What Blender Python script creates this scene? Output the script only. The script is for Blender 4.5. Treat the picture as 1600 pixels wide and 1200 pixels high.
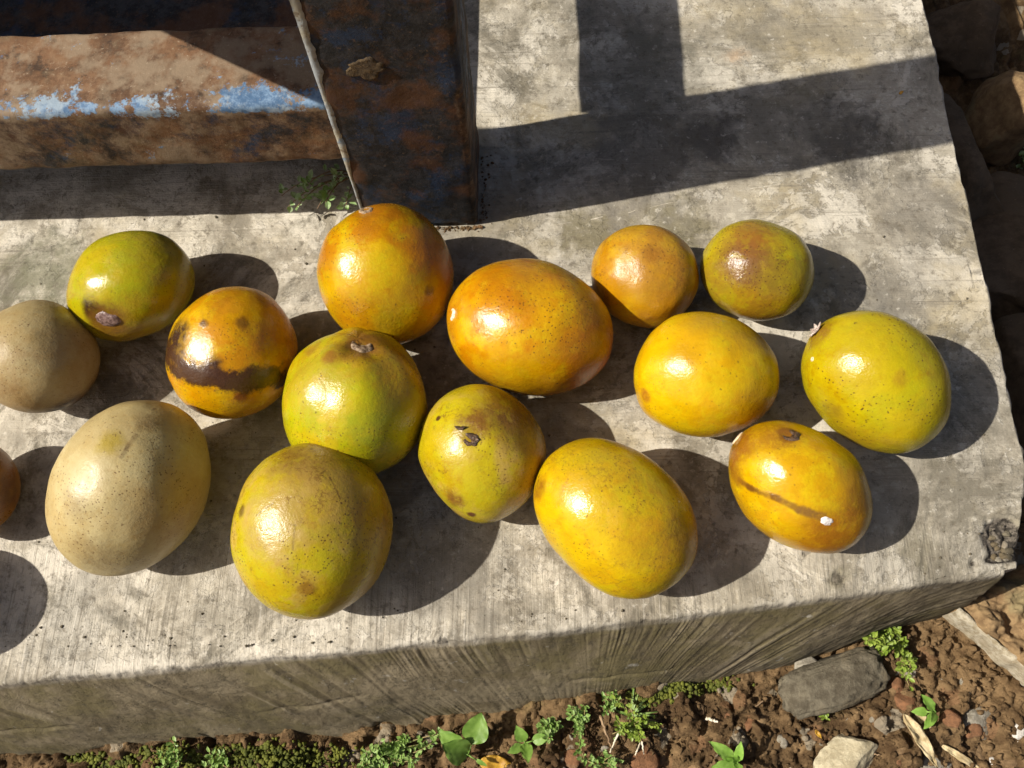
import bpy, bmesh, math, random
import numpy as np
from mathutils import Vector, Matrix, noise as mnoise

random.seed(7); rng = np.random.default_rng(11)
for o in list(bpy.data.objects): bpy.data.objects.remove(o)
SC = bpy.context.scene
COL = SC.collection
R_ = math.radians

# ------------------------------------------------------------------ camera
# The place: z = 0 is the top of the concrete slab, metres, x to the right, y away from the viewer.
FPX = 1390.0; CX, CY = 800.0, 600.0; NAD = (880.0, 1130.0); CAMH = 0.50
_d = np.array([NAD[0]-CX, NAD[1]-CY, FPX]); _up = -_d/np.linalg.norm(_d)
_ex = np.array([1.0, 0, 0]); _ex = _ex-_ex.dot(_up)*_up; _ex /= np.linalg.norm(_ex)
_ey = np.cross(_up, _ex)
ROT = np.array([_ex, _ey, _up])
CAMP = np.array([0, 0, CAMH])
def at(px, py, z=0.0):
    """point at height z that the photograph shows at pixel (px, py)"""
    r = ROT @ np.array([px-CX, py-CY, FPX]); return CAMP + r*((z-CAMH)/r[2])
def proj(P):
    q = (np.atleast_2d(P)-CAMP) @ ROT
    return np.stack([CX+FPX*q[:, 0]/q[:, 2], CY+FPX*q[:, 1]/q[:, 2]], 1), q[:, 2]
cam = bpy.data.cameras.new('camera'); camo = bpy.data.objects.new('camera', cam); COL.objects.link(camo)
M = Matrix.Identity(4)
for k, v in enumerate((ROT@np.array([1., 0, 0]), ROT@np.array([0, -1., 0]), ROT@np.array([0, 0, -1.]))):
    for r in range(3): M[r][k] = v[r]
M[2][3] = CAMH
camo.matrix_world = M
cam.sensor_width = 36; cam.lens = FPX/1600*36; cam.clip_start = 0.01; cam.clip_end = 500
SC.camera = camo

# ------------------------------------------------------------------ sky, sun, exposure
SUN_AZ, SUN_EL = R_(9.5), R_(46)                # direction the light travels to (from +x), elevation
travel = Vector((math.cos(SUN_EL)*math.cos(SUN_AZ), math.cos(SUN_EL)*math.sin(SUN_AZ), -math.sin(SUN_EL)))
W = bpy.data.worlds.new('World'); SC.world = W; W.use_nodes = True
wn = W.node_tree
sky = wn.nodes.new('ShaderNodeTexSky'); sky.sky_type = 'NISHITA'; sky.sun_disc = False
sky.sun_elevation = SUN_EL
sky.air_density = .7; sky.dust_density = 4.0; sky.ozone_density = .4
frm = -travel
sky.sun_rotation = math.atan2(frm.x, frm.y)
wn.links.new(sky.outputs[0], wn.nodes['Background'].inputs[0]); wn.nodes['Background'].inputs[1].default_value = 0.058
sun = bpy.data.lights.new('sun', 'SUN'); sun.energy = 4.8; sun.angle = R_(0.6); sun.color = (1.0, 0.94, 0.83)
suno = bpy.data.objects.new('sun', sun); COL.objects.link(suno)
suno.rotation_euler = travel.to_track_quat('-Z', 'Y').to_euler(); suno.location = (-2, -0.3, 2)
VS = SC.view_settings
VS.view_transform = 'Standard'; VS.look = 'None'; VS.exposure = 0.47; VS.gamma = 1.0; VS.use_curve_mapping = False
CY_ = SC.cycles; CY_.max_bounces = 5; CY_.diffuse_bounces = 3; CY_.glossy_bounces = 2; CY_.transmission_bounces = 3; CY_.caustics_reflective = False; CY_.caustics_refractive = False
CY_.use_adaptive_sampling = True; CY_.adaptive_threshold = .02

# ------------------------------------------------------------------ numpy noise
def _hash(i, j, k, seed):
    h = (i.astype(np.int64)*374761393 + j.astype(np.int64)*668265263 + k.astype(np.int64)*2147483647 + seed*1013904223) & 0xffffffff
    h = ((h ^ (h >> 13))*1274126177) & 0xffffffff
    h = ((h ^ (h >> 16))*2246822519) & 0xffffffff
    return ((h ^ (h >> 15)) & 0xffffff)/float(0xffffff)
def vn(x, y, z=0.0, seed=0):
    """value noise -1..1"""
    x, y, z = np.broadcast_arrays(np.asarray(x, float), np.asarray(y, float), np.asarray(z, float))
    i, j, k = np.floor(x), np.floor(y), np.floor(z); u, v, w = x-i, y-j, z-k
    u, v, w = (t*t*t*(t*(t*6-15)+10) for t in (u, v, w))
    r = 0
    for a in (0, 1):
        for b in (0, 1):
            for c in (0, 1):
                r = r+_hash(i+a, j+b, k+c, seed)*(u if a else 1-u)*(v if b else 1-v)*(w if c else 1-w)
    return r*2-1
def fbm(x, y, z=0.0, o=4, seed=0, g=0.5):
    r = 0; a = 1; f = 1
    for n in range(o):
        r = r+a*vn(np.asarray(x)*f+n*17.3, np.asarray(y)*f+n*5.1, np.asarray(z)*f, seed+n); a *= g; f *= 2.03
    return r
def worley(x, y, seed=0):
    """distance to nearest, to second nearest, and the cell's random value"""
    x = np.asarray(x, float); y = np.asarray(y, float); i, j = np.floor(x), np.floor(y)
    d1 = np.full(x.shape, 9.0); d2 = np.full(x.shape, 9.0); cid = np.zeros(x.shape)
    z = np.zeros(x.shape)
    for a in (-1, 0, 1):
        for b in (-1, 0, 1):
            px = i+a+_hash(i+a, j+b, z, seed); py = j+b+_hash(i+a, j+b, z, seed+5)
            d = np.hypot(px-x, py-y); r = _hash(i+a, j+b, z, seed+9)
            n = d < d1
            d2 = np.where(n, d1, np.minimum(d2, d)); cid = np.where(n, r, cid); d1 = np.where(n, d, d1)
    return d1, d2, cid
def sstep(a, b, x):
    t = np.clip((x-a)/(b-a), 0, 1); return t*t*(3-2*t)

# ------------------------------------------------------------------ material helper
class NT:
    def __init__(s, name):
        s.m = bpy.data.materials.new(name); s.m.use_nodes = True; s.t = s.m.node_tree
        s.b = s.t.nodes['Principled BSDF']
    def node(s, typ, **kw):
        n = s.t.nodes.new(typ)
        for k, v in kw.items(): setattr(n, k, v)
        return n
    def put(s, sock, v):
        if isinstance(v, bpy.types.NodeSocket): s.t.links.new(v, sock)
        elif v is not None:
            if sock.type == 'RGBA' and len(v) == 3: v = (*v, 1)
            sock.default_value = v
    def obj(s): return s.node('ShaderNodeTexCoord').outputs['Object']
    def vmul(s, v, sc):
        n = s.node('ShaderNodeVectorMath', operation='MULTIPLY'); s.put(n.inputs[0], v); s.put(n.inputs[1], sc); return n.outputs[0]
    def vadd(s, v, w):
        n = s.node('ShaderNodeVectorMath', operation='ADD'); s.put(n.inputs[0], v); s.put(n.inputs[1], w); return n.outputs[0]
    def dist(s, v, p):
        n = s.node('ShaderNodeVectorMath', operation='DISTANCE'); s.put(n.inputs[0], v); s.put(n.inputs[1], p); return n.outputs['Value']
    def dot(s, v, p):
        n = s.node('ShaderNodeVectorMath', operation='DOT_PRODUCT'); s.put(n.inputs[0], v); s.put(n.inputs[1], p); return n.outputs['Value']
    def noise(s, v, scale, detail=4, rough=0.55, dist=0.0, color=False):
        n = s.node('ShaderNodeTexNoise'); s.put(n.inputs['Vector'], v)
        n.inputs['Scale'].default_value = scale; n.inputs['Detail'].default_value = detail
        n.inputs['Roughness'].default_value = rough; n.inputs['Distortion'].default_value = dist
        return n.outputs['Color' if color else 'Fac']
    def vor(s, v, scale, feat='F1', out='Distance', rand=1.0):
        n = s.node('ShaderNodeTexVoronoi', feature=feat); s.put(n.inputs['Vector'], v)
        n.inputs['Scale'].default_value = scale; n.inputs['Randomness'].default_value = rand
        return n.outputs[out]
    def math(s, op, a, b=0.0, clamp=False):
        n = s.node('ShaderNodeMath', operation=op, use_clamp=clamp); s.put(n.inputs[0], a); s.put(n.inputs[1], b); return n.outputs[0]
    def mr(s, v, a, b, c=0.0, d=1.0):
        n = s.node('ShaderNodeMapRange', interpolation_type='SMOOTHSTEP')
        for k, x in zip((0, 1, 2, 3, 4), (v, a, b, c, d)): s.put(n.inputs[k], x)
        return n.outputs[0]
    def mix(s, f, a, b, mode='MIX'):
        n = s.node('ShaderNodeMix', data_type='RGBA', blend_type=mode); s.put(n.inputs[0], f); s.put(n.inputs[6], a); s.put(n.inputs[7], b); return n.outputs[2]
    def attr(s, name): return s.node('ShaderNodeAttribute', attribute_name=name).outputs['Fac']
    def bump(s, h, strength=0.5, distance=0.001, normal=None):
        n = s.node('ShaderNodeBump'); n.inputs['Strength'].default_value = strength; n.inputs['Distance'].default_value = distance
        s.put(n.inputs['Height'], h)
        if normal is not None: s.put(n.inputs['Normal'], normal)
        return n.outputs[0]
    def out(s, color=None, rough=None, normal=None, spec=None, metal=None, **kw):
        s.put(s.b.inputs['Base Color'], color)
        s.put(s.b.inputs['Roughness'], rough); s.put(s.b.inputs['Normal'], normal)
        s.put(s.b.inputs['Specular IOR Level'], spec); s.put(s.b.inputs['Metallic'], metal)
        for k, v in kw.items(): s.put(s.b.inputs[k.replace('_', ' ')], v)
        return s.m

# ------------------------------------------------------------------ mesh helpers
def mesh_obj(name, verts, faces, mat=None, parent=None, smooth=True, loc=None):
    me = bpy.data.meshes.new(name)
    verts = np.asarray(verts, float)
    if isinstance(faces, np.ndarray):
        n, k = faces.shape
        me.vertices.add(len(verts)); me.vertices.foreach_set('co', verts.ravel())
        me.loops.add(n*k); me.loops.foreach_set('vertex_index', faces.ravel().astype(np.int32))
        me.polygons.add(n); me.polygons.foreach_set('loop_start', np.arange(0, n*k, k, dtype=np.int32))
        me.polygons.foreach_set('loop_total', np.full(n, k, dtype=np.int32))
        me.update(calc_edges=True)
    else:
        me.from_pydata([tuple(v) for v in verts], [], faces); me.update()
    if smooth: me.polygons.foreach_set('use_smooth', np.ones(len(me.polygons), bool))
    if mat: me.materials.append(mat)
    o = bpy.data.objects.new(name, me); COL.objects.link(o)
    if loc is not None: o.location = loc
    if parent: o.parent = parent
    return o
def grid_faces(nr, nc):
    a = (np.arange(nr-1)[:, None]*nc+np.arange(nc-1)[None, :]).ravel()
    return np.stack([a, a+1, a+nc+1, a+nc], 1)
def tag(o, label, cat, group=None):
    o['label'] = label; o['category'] = cat
    if group: o['group'] = group
    return o
def empty(name, loc=(0, 0, 0)):
    o = bpy.data.objects.new(name, None); o.location = loc; o.empty_display_size = 0.02; COL.objects.link(o); return o
def attrib(o, name, vals):
    a = o.data.attributes.new(name, 'FLOAT', 'POINT'); a.data.foreach_set('value', np.asarray(vals, np.float32))
_ico = {}
def ico(sub):
    if sub not in _ico:
        bm = bmesh.new(); bmesh.ops.create_icosphere(bm, subdivisions=sub, radius=1)
        _ico[sub] = (np.array([v.co[:] for v in bm.verts]), np.array([[v.index for v in f.verts] for f in bm.faces])); bm.free()
    return _ico[sub]
def rotz(v, a):
    c, s = math.cos(a), math.sin(a); return np.stack([v[:, 0]*c-v[:, 1]*s, v[:, 0]*s+v[:, 1]*c, v[:, 2]], 1)
def euler(v, rx, ry, rz):
    m = np.array(Matrix.Rotation(rz, 3, 'Z') @ Matrix.Rotation(ry, 3, 'Y') @ Matrix.Rotation(rx, 3, 'X')); return v @ m.T
def rock_verts(sub, size, seed, rough=0.18, facets=6, fine=0.04, boxy=1.0):
    v, f = ico(sub); v = np.sign(v)*np.abs(v)**boxy; r_ = np.random.default_rng(seed)
    for _ in range(facets):                      # flat broken sides
        n = r_.normal(size=3); n /= np.linalg.norm(n); d = r_.uniform(.55, .85)
        t = v@n; v -= np.outer(np.maximum(t-d, 0)*.9, n)
    v *= (1+rough*fbm(v[:, 0]*1.3, v[:, 1]*1.3, v[:, 2]*1.3, 3, seed)+fine*fbm(v[:, 0]*6, v[:, 1]*6, v[:, 2]*6, 3, seed+3))[:, None]
    return v*np.asarray(size), f

# ================================================================== GROUND
FE = np.array([(-2.2, -.143), (-.3088, .0197), (-.0095, .0455), (.12, .0597), (.2399, .0744), (.30, .0814)])    # front edge of the slab top
def front_y(x): return np.interp(x, FE[:, 0], FE[:, 1])
FB = np.array([(-2.2, -.040), (-.319, -.038), (-.15, -.041), (-.012, -.036), (.049, -.037), (.1425, -.031), (.2136, -.016), (.2557, -.010), (.30, -.008)])
def foot_dy(x): return np.interp(x, FB[:, 0], FB[:, 1])
def right_x(y): return np.interp(y, [-.1, .0744, .1348, .25, .4723, 2.2], [.243, .2455, .2621, .262, .2598, .235])

def soil_z(x, y, detail=True):
    x = np.asarray(x, float); y = np.asarray(y, float)
    z = -.098+.010*fbm(x*9, y*9, 0, 3, 40)
    z = z-.13*sstep(.10, .24, y)*sstep(.22, .30, x)             # a ditch beside the slab
    z = z+.012*sstep(.18, .30, x)*sstep(.06, .0, y)
    near = (np.abs(x) < .6) & (np.abs(y) < .8)
    if detail:
        wx = x+.004*vn(x*90, y*90, 0, 3); wy = y+.004*vn(x*90, y*90, 0, 4)
        clod = 0
        for fr_, hh_, sd_, sh_ in ((42, .011, 21, 1.9), (105, .0048, 25, 1.7), (230, .0019, 29, 1.6)):
            a1, a2, c1 = worley(wx*fr_, wy*fr_, sd_)
            top = np.clip((a2-a1)*sh_, 0, 1)**.55*(.15+.85*c1)*(1+.5*vn(wx*fr_*2.2, wy*fr_*2.2, 0, sd_+1))
            clod = clod+top*hh_*(sstep(-.3, .3, fbm(x*14, y*14, 0, 2, 60)) if fr_ == 42 else 1)
        z = z+np.where(near, clod+.0019*fbm(x*210, y*210, 0, 4, 61, .6), 0)
    return z

m = NT('brown_soil'); v = m.obj()
n1 = m.noise(v, 14, 6, .6); n2 = m.noise(v, 90, 5, .65); n3 = m.noise(v, 500, 4, .7); c1 = m.vor(v, 110, out='Color')
c = m.mix(m.mr(n1, .35, .68), (.075, .045, .021), (.165, .104, .050))
c = m.mix(m.mr(n2, .42, .72), c, (.225, .145, .072))
c = m.mix(m.mr(n2, .52, .30, 0, .55), c, (.062, .034, .016))
sep = m.node('ShaderNodeSeparateColor'); m.put(sep.inputs[0], c1)
c = m.mix(m.mr(sep.outputs[0], .93, .96, 0, .65), c, (.20, .11, .055))
c = m.mix(m.mr(sep.outputs[1], .95, .97, 0, .6), c, (.32, .28, .21))
c = m.mix(m.mr(m.noise(v, 22, 4, .6), .60, .72, 0, .5), c, (.075, .085, .022))
SOIL = m.out(c, .92, m.bump(m.math('ADD', n3, m.math('MULTIPLY', n2, 1.4)), .9, .0022), .15)

gx = np.concatenate([[-120, -30, -8, -3, -1.5, -.9, -.62], np.arange(-.42, .47, .0013), [.55, .8, 1.4, 3, 8, 30, 120]])
gy = np.concatenate([[-120, -30, -8, -3, -1.2, -.6, -.3, -.14], np.arange(-.075, .115, .0013), np.arange(.118, .64, .0034), [.75, 1.1, 2, 4, 9, 30, 120]])
X, Y = np.meshgrid(gx, gy)
Z = soil_z(X, Y)
far = np.maximum(np.abs(X), np.abs(Y)); Z = np.where(far > 5, -.1, Z)
ground = mesh_obj('ground', np.stack([X, Y, Z], -1).reshape(-1, 3), grid_faces(*X.shape), SOIL)
ground['kind'] = 'structure'

# ================================================================== CONCRETE SLAB
m = NT('weathered_concrete'); v = m.obj()
face = m.attr('face'); chip = m.attr('chip'); stroke = m.attr('stroke')
big = m.noise(v, 5.5, 7, .62, .4); mid = m.noise(v, 26, 6, .70, .5); fine = m.noise(v, 160, 5, .74); grain = m.noise(v, 900, 3, .7)
sx = m.noise(m.vmul(m.vadd(v, m.vmul(m.noise(v, 3, 2, color=True), (.02, .02, 0))), (14, 520, 1)), 1.0, 4, .7)     # brush marks along x
sx2 = m.noise(m.vmul(v, (5, 190, 1)), 1.0, 4, .7)
sy = m.noise(m.vmul(m.vadd(v, m.vmul(m.noise(v, 9, 2, color=True), (.006, 0, 0))), (560, 12, 1)), 1.0, 4, .7)     # and along y near the front
sepx = m.node('ShaderNodeSeparateXYZ'); m.put(sepx.inputs[0], v)
yy = m.math('ADD', sepx.outputs[1], m.math('MULTIPLY', m.noise(v, 9, 3), .09))
fr = m.mr(yy, .17, .12)                                                     # 1 near the front edge
br = m.mix(fr, m.math('ADD', m.math('MULTIPLY', sx, .6), m.math('MULTIPLY', sx2, .4)), sy)
c = m.mix(m.mr(mid, .38, .60), (.265, .232, .178), (.55, .50, .41))
c = m.mix(m.mr(big, .40, .62, 0, .5), c, (.63, .575, .48))
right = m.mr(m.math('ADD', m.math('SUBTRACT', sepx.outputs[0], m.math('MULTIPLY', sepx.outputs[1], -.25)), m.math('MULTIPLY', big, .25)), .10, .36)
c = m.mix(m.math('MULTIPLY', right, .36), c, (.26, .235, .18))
flk = m.noise(m.vadd(v, (2.3, 8.1, 0)), 21, 9, .74, .3)
flake = m.mr(flk, .515, .53)                                                # skin of cement that has not flaked off
c = m.mix(m.math('MULTIPLY', flake, .52), c, (.60, .555, .475))
c = m.mix(m.mr(flk, .50, .44, 0, .40), c, (.20, .175, .135))
w3 = m.noise(v, 55, 4, .7, color=True)
mold = m.mr(m.noise(m.vadd(v, (3.1, 1.7, 0)), 10, 9, .76, .6), .505, .62)
c = m.mix(m.math('MULTIPLY', mold, .74), c, (.10, .088, .062))
mold2 = m.math('MULTIPLY', m.mr(m.noise(m.vadd(v, (7.1, 4.7, 0)), 48, 8, .8, .4), .52, .62), m.mr(m.noise(m.vadd(v, (2.7, 6.1, 0)), 8, 4, .65), .44, .58, .12, 1.0))
c = m.mix(m.math('MULTIPLY', mold2, .70), c, (.125, .104, .070))
ochre = m.mr(m.noise(m.vadd(v, (1.1, 9.7, 0)), 9, 5, .68), .50, .66)
c = m.mix(m.math('MULTIPLY', ochre, m.math('SUBTRACT', .45, m.math('MULTIPLY', fr, .35))), c, (.38, .305, .165))
c = m.mix(m.mr(m.noise(m.vadd(v, (9.1, 3.3, 0)), 7, 8, .7, .5), .49, .62, 0, .5), c, (.18, .163, .13))
for (px, py, r, s_, cc) in [(925, 362, .030, .8, (.13, .11, .055)), (1058, 352, .026, .8, (.135, .115, .06)), (1150, 88, .010, .5, (.42, .26, .14)),
                            (1320, 225, .034, .85, (.10, .09, .075)), (1110, 215, .024, .85, (.09, .08, .07)), (1010, 110, .055, .7, (.14, .13, .10)), (1230, 180, .05, .5, (.13, .12, .10)), (1000, 250, .05, .7, (.10, .09, .075)), (880, 560, .06, .5, (.13, .12, .10)), (620, 620, .06, .5, (.12, .11, .09)), (1450, 330, .035, .65, (.16, .145, .12)), (1400, 450, .03, .6, (.15, .135, .11)), (1180, 40, .035, .5, (.20, .18, .14)), (560, 900, .03, .45, (.19, .17, .13)), (1180, 900, .025, .45, (.19, .17, .13)), (70, 430, .035, .7, (.14, .14, .085)),
                            (1430, 860, .014, .6, (.13, .115, .075)), (1310, 905, .010, .65, (.16, .14, .09)), (1360, 500, .03, .5, (.17, .16, .14)), (700, 880, .05, .5, (.15, .14, .12)), (120, 980, .035, .4, (.2, .19, .165)), (500, 560, .06, .5, (.13, .12, .10))]:
    p = at(px, py)
    wob = m.vadd(v, m.vmul(m.vadd(w3, (-.5, -.5, -.5)), (r*2.4,)*3))
    c = m.mix(m.mr(m.dist(wob, tuple(p)), r*1.2, r*.3, 0, s_), c, cc)
c = m.mix(m.mr(fine, .46, .34, 0, .55), c, (.10, .083, .06))                 # dirt in the pores
c = m.mix(m.mr(fine, .58, .70, 0, .55), c, (.62, .575, .49))
bstr = m.mr(m.noise(v, 16, 4, .6), .40, .60, .20, .75)
c = m.mix(m.math('MULTIPLY', m.mr(br, .48, .34), bstr), c, (.15, .13, .10))   # dirt in the brush marks
c = m.mix(m.math('MULTIPLY', m.mr(br, .58, .72), bstr), c, (.58, .54, .47))
# the brushed front face: browner, algae-stained
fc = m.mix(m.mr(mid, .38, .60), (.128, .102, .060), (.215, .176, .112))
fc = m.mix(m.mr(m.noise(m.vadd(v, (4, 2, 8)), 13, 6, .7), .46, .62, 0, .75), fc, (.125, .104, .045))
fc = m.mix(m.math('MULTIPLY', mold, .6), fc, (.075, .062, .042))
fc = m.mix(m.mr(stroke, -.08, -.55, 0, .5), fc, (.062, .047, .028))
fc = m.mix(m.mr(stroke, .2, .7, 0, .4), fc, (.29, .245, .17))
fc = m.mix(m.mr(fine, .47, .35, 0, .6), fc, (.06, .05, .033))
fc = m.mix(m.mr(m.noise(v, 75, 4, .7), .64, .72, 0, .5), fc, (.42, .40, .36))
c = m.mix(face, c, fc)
cc = m.mix(m.mr(m.noise(v, 320, 5, .75), .42, .62), (.030, .025, .020), (.17, .145, .115))
c = m.mix(m.mr(chip, .15, .5), c, cc)
h = m.math('ADD', m.math('MULTIPLY', br, m.math('SUBTRACT', .8, m.math('MULTIPLY', face, .8))), m.math('ADD', m.math('MULTIPLY', fine, .9), m.math('ADD', m.math('MULTIPLY', grain, .22), m.math('MULTIPLY', mid, .8))))
h = m.math('ADD', h, m.math('MULTIPLY', flake, .45))
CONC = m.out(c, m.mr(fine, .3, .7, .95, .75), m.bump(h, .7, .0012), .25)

xs = np.concatenate([[-2.2, -1.6, -1.2, -.9, -.7, -.55, -.46, -.40], np.arange(-.36, .2405, .00042)])
nx = len(xs)
U = (xs-xs[0])/(xs[-1]-xs[0])
# rows: below ground, face, rounded lip, top
ft = np.concatenate([[1.7, 1.45, 1.25], np.linspace(1.12, .02, 92)])
lip = np.linspace(0, 1, 9)[1:]
tv = np.concatenate([np.linspace(.0028, .075, 61)[1:], np.linspace(.078, .50, 80), [.55, .65, .8, 1.05, 1.5, 2.0]])
rows = []; fa = []; st = []; ch = []
dense = (xs > -.38)
sp = proj(np.stack([xs, front_y(xs), np.zeros(nx)], 1))[0][:, 0]       # where along the edge, in photograph units
KP = np.interp(sp, [-400, 0, 450, 585, 800, 950, 1050, 1200, 1500], [250, 245, 215, 110, 70, -15, -110, -240, -420])
warp = 7*vn(sp/120, 0, 0, 71)
edge_wob = .0005*fbm(xs*30, 0*xs, 0, 3, 31)+.00015*vn(xs*420, 0, 0, 36)
wide = np.maximum(sstep(640, 520, sp), sstep(1000, 1180, sp))          # long shallow sweeps left and right, short upright ones between
def rip(phi, t):
    up_ = .80*vn(phi/3.6, t*.22, 0, 80)+.38*vn(phi/7.0, t*.25, 0, 81)
    sh_ = .85*vn(phi/8.5, t*.22, 0, 84)+.40*vn(phi/17., t*.25, 0, 87)
    return (up_+(sh_-up_)*wide)*(.62+.5*vn(sp/110, t*2.0, 0, 83))
fy0 = front_y(xs)+edge_wob
for t in ft:
    tt = min(t, 1.0)
    phi = sp-KP*(tt**1.25)+warp+4*vn(sp/90, t*2, 0, 73)
    calm = 1-.75*sstep(.42, .6, t+.12*vn(sp/150, 3, 0, 77))*sstep(560, 420, sp)
    g_ = rip(phi, t)*calm
    g_ = g_*sstep(0, .06, t)
    d = .00046*g_+.0009*fbm(sp/190, t*1.4, 0, 2, 85)+.00022*fbm(sp/22, t*5, 0, 3, 86)
    ledge = .0014*sstep(.03, 0, np.abs(t-.52-.10*vn(sp/210, 1, 0, 88)-.02*vn(sp/25, 1, 0, 89)))*sstep(.0, .35, vn(sp/160, 5, 0, 90))
    d = d-ledge*.7
    ragged = .006*np.clip(fbm(sp/60, 0, 0, 3, 91), -.4, 1)*sstep(.85, 1.05, t)*(t < 1.2)
    conc = 0.0025*math.sin(math.pi*min(t, 1))*np.ones(nx)
    y = front_y(xs)+edge_wob*max(0, 1-t*9)+foot_dy(xs)*t-d*.93+conc*-1+ragged
    z = -.0035-.098*t+d*.3
    z = np.broadcast_to(z, xs.shape)
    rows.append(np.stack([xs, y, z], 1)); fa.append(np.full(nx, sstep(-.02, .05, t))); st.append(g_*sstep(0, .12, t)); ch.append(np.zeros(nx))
for s in lip:
    a = s*math.pi/2
    y = fy0+.0028*(1-math.cos(a))+.0004*vn(sp/9, s, 0, 95); z = -.0035*(1-math.sin(a))+np.zeros(nx)
    rows.append(np.stack([xs, y, z], 1)); fa.append(np.full(nx, .25*(1-s))); st.append(0*xs); ch.append(0*xs)
for t in tv:
    x = xs.copy(); ry = front_y(x)+t
    # widen to the right edge of the top
    w = sstep(-.2, .2405, x); x = x+(right_x(ry)+.0007*vn(ry*45, 0, 0, 33)+.0004*vn(ry*220, 0, 0, 34)-.2405)*w
    y = ry+edge_wob*max(0, 1-t/.02)
    z = .0009*fbm(x*11, y*11, 0, 3, 37)*min(1, t/.02)+.00022*vn(sp/7, 0, 0, 38)*max(0, 1-t/.085)*dense+.00018*vn(sp/13+y*40, y*30, 0, 39)*dense
    rows.append(np.stack([x, y, z], 1)); fa.append(0*xs); st.append(0*xs); ch.append(0*xs)
V = np.array(rows); FA = np.array(fa); ST = np.array(st); CH = np.array(ch)
# the broken corner
cp = at(1578, 868)
dd = np.hypot(V[..., 0]-cp[0], (V[..., 1]-cp[1])*.85)+.005*fbm(V[..., 0]*90, V[..., 1]*90, 0, 3, 44)
ck = sstep(.021, .011, dd)*(V[..., 2] > -.03)*sstep(.0010, .006, V[..., 1]-front_y(V[..., 0])-.004)
V[..., 2] -= ck*(.0045+.0012*fbm(V[..., 0]*240, V[..., 1]*240, 0, 3, 45)); CH = np.maximum(CH, ck)
for (px, py, r, dp) in [(1312, 905, .0045, .0012), (1527, 425, .0035, .0012), (1262, 860, .003, .001), (690, 1003, .004, .001)]:
    p = at(px, py); dd = np.hypot(V[..., 0]-p[0], V[..., 1]-p[1])+.0015*fbm(V[..., 0]*400, V[..., 1]*400, 0, 3, 46)
    k = sstep(r, r*.6, dd)*(V[..., 2] > -.003); V[..., 2] -= k*dp; CH = np.maximum(CH, k*.35)
# right side folded down
nr = V.shape[0]
side = []
for dx, dz in ((.0012, -.0012), (.0022, -.004), (.003, -.03), (.004, -.10), (.006, -.30)):
    s_ = V[:, -1].copy(); s_[:, 0] += dx; s_[:, 2] = np.minimum(s_[:, 2]+dz, s_[:, 2]); s_[:, 0] += .001*vn(s_[:, 1]*200, dz*60, 0, 47); side.append(s_)
V = np.concatenate([V, np.stack(side, 1)], 1)
ext = lambda A: np.concatenate([A, np.repeat(A[:, -1:], len(side), 1)], 1)
FA, ST, CH = ext(FA), ext(ST), ext(CH)
slab = mesh_obj('concrete_slab', V.reshape(-1, 3), grid_faces(V.shape[0], V.shape[1]), CONC)
attrib(slab, 'face', FA.ravel()); attrib(slab, 'stroke', ST.ravel()); attrib(slab, 'chip', CH.ravel())
tag(slab, 'weathered grey concrete slab with brushed front face and broken right corner', 'concrete slab')
# a raised line of plaster that crosses the top
pts = [at(px, py) for px, py in [(765, 366), (860, 352), (960, 335), (1080, 312), (1200, 290), (1310, 266), (1400, 250), (1480, 234)]]
pts = np.array(pts); tt = np.linspace(0, len(pts)-1, 260); sx_ = np.interp(tt, range(len(pts)), pts[:, 0]); sy_ = np.interp(tt, range(len(pts)), pts[:, 1])
sy_ = sy_+.0006*vn(tt*6, 0, 0, 12)
wv = .0006*(.2+np.clip(fbm(tt*3, 0, 0, 3, 13)+.35, 0, 1)); hv = -.0006+.0011*np.clip(fbm(tt*3, 0, 0, 3, 14)+.35, 0, 1)
sz = .0009*fbm(sx_*11, sy_*11, 0, 3, 37)
RW = np.stack([np.stack([sx_, sy_-wv, sz-.0012], 1), np.stack([sx_, sy_-wv*.3, sz+hv], 1), np.stack([sx_, sy_+wv*.4, sz+hv*.8], 1), np.stack([sx_, sy_+wv, sz-.0012], 1)])
m = NT('plaster'); v = m.obj(); n = m.noise(v, 300, 5, .7)
PLAS = m.out(m.mix(m.mr(n, .35, .65), (.30, .27, .21), (.54, .49, .41)), .9, m.bump(n, .6, .001))
mesh_obj('plaster_ridge', RW.reshape(-1, 3), grid_faces(4, len(tt)), PLAS, slab)

# ================================================================== RUSTY STEEL FRAME
m = NT('rusty_blue_steel'); v = m.obj()
blue = m.attr('paint')
a = m.noise(v, 30, 8, .76, .3); b = m.noise(v, 110, 6, .78); d = m.noise(v, 420, 5, .7)
navy_shade = m.attr('navy_shade')  # dark navy coat, with the shade on post and bar front put into it
rust = m.mix(m.mr(a, .38, .62), (.085, .042, .020), (.165, .084, .040))
rust = m.mix(m.mr(b, .50, .66, 0, .5), rust, (.22, .13, .068))
rust = m.mix(m.mr(b, .48, .35, 0, .75), rust, (.030, .020, .014))
nb = m.noise(m.vadd(v, (3, 3, 3)), 26, 6, .68)
rust = m.mix(m.mr(nb, .46, .60, 0, .8), rust, (.235, .175, .115))
rust = m.mix(m.mr(nb, .46, .36, 0, .5), rust, (.16, .12, .07))
np_ = m.noise(m.vadd(v, (5, 2, 7)), 62, 8, .80, .2)
paint = m.mix(m.mr(b, .4, .60), (.06, .12, .22), (.17, .26, .38))
paint = m.mix(m.mr(m.noise(m.vadd(v, (9, 1, 4)), 60, 5, .7), .48, .62, 0, .75), paint, (.30, .36, .41))
pm = m.mr(m.math('ADD', np_, m.math('ADD', m.math('MULTIPLY', m.math('SUBTRACT', a, .5), .5), m.math('SUBTRACT', blue, .5))), .55, .60)
c = m.mix(pm, rust, paint)
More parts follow.
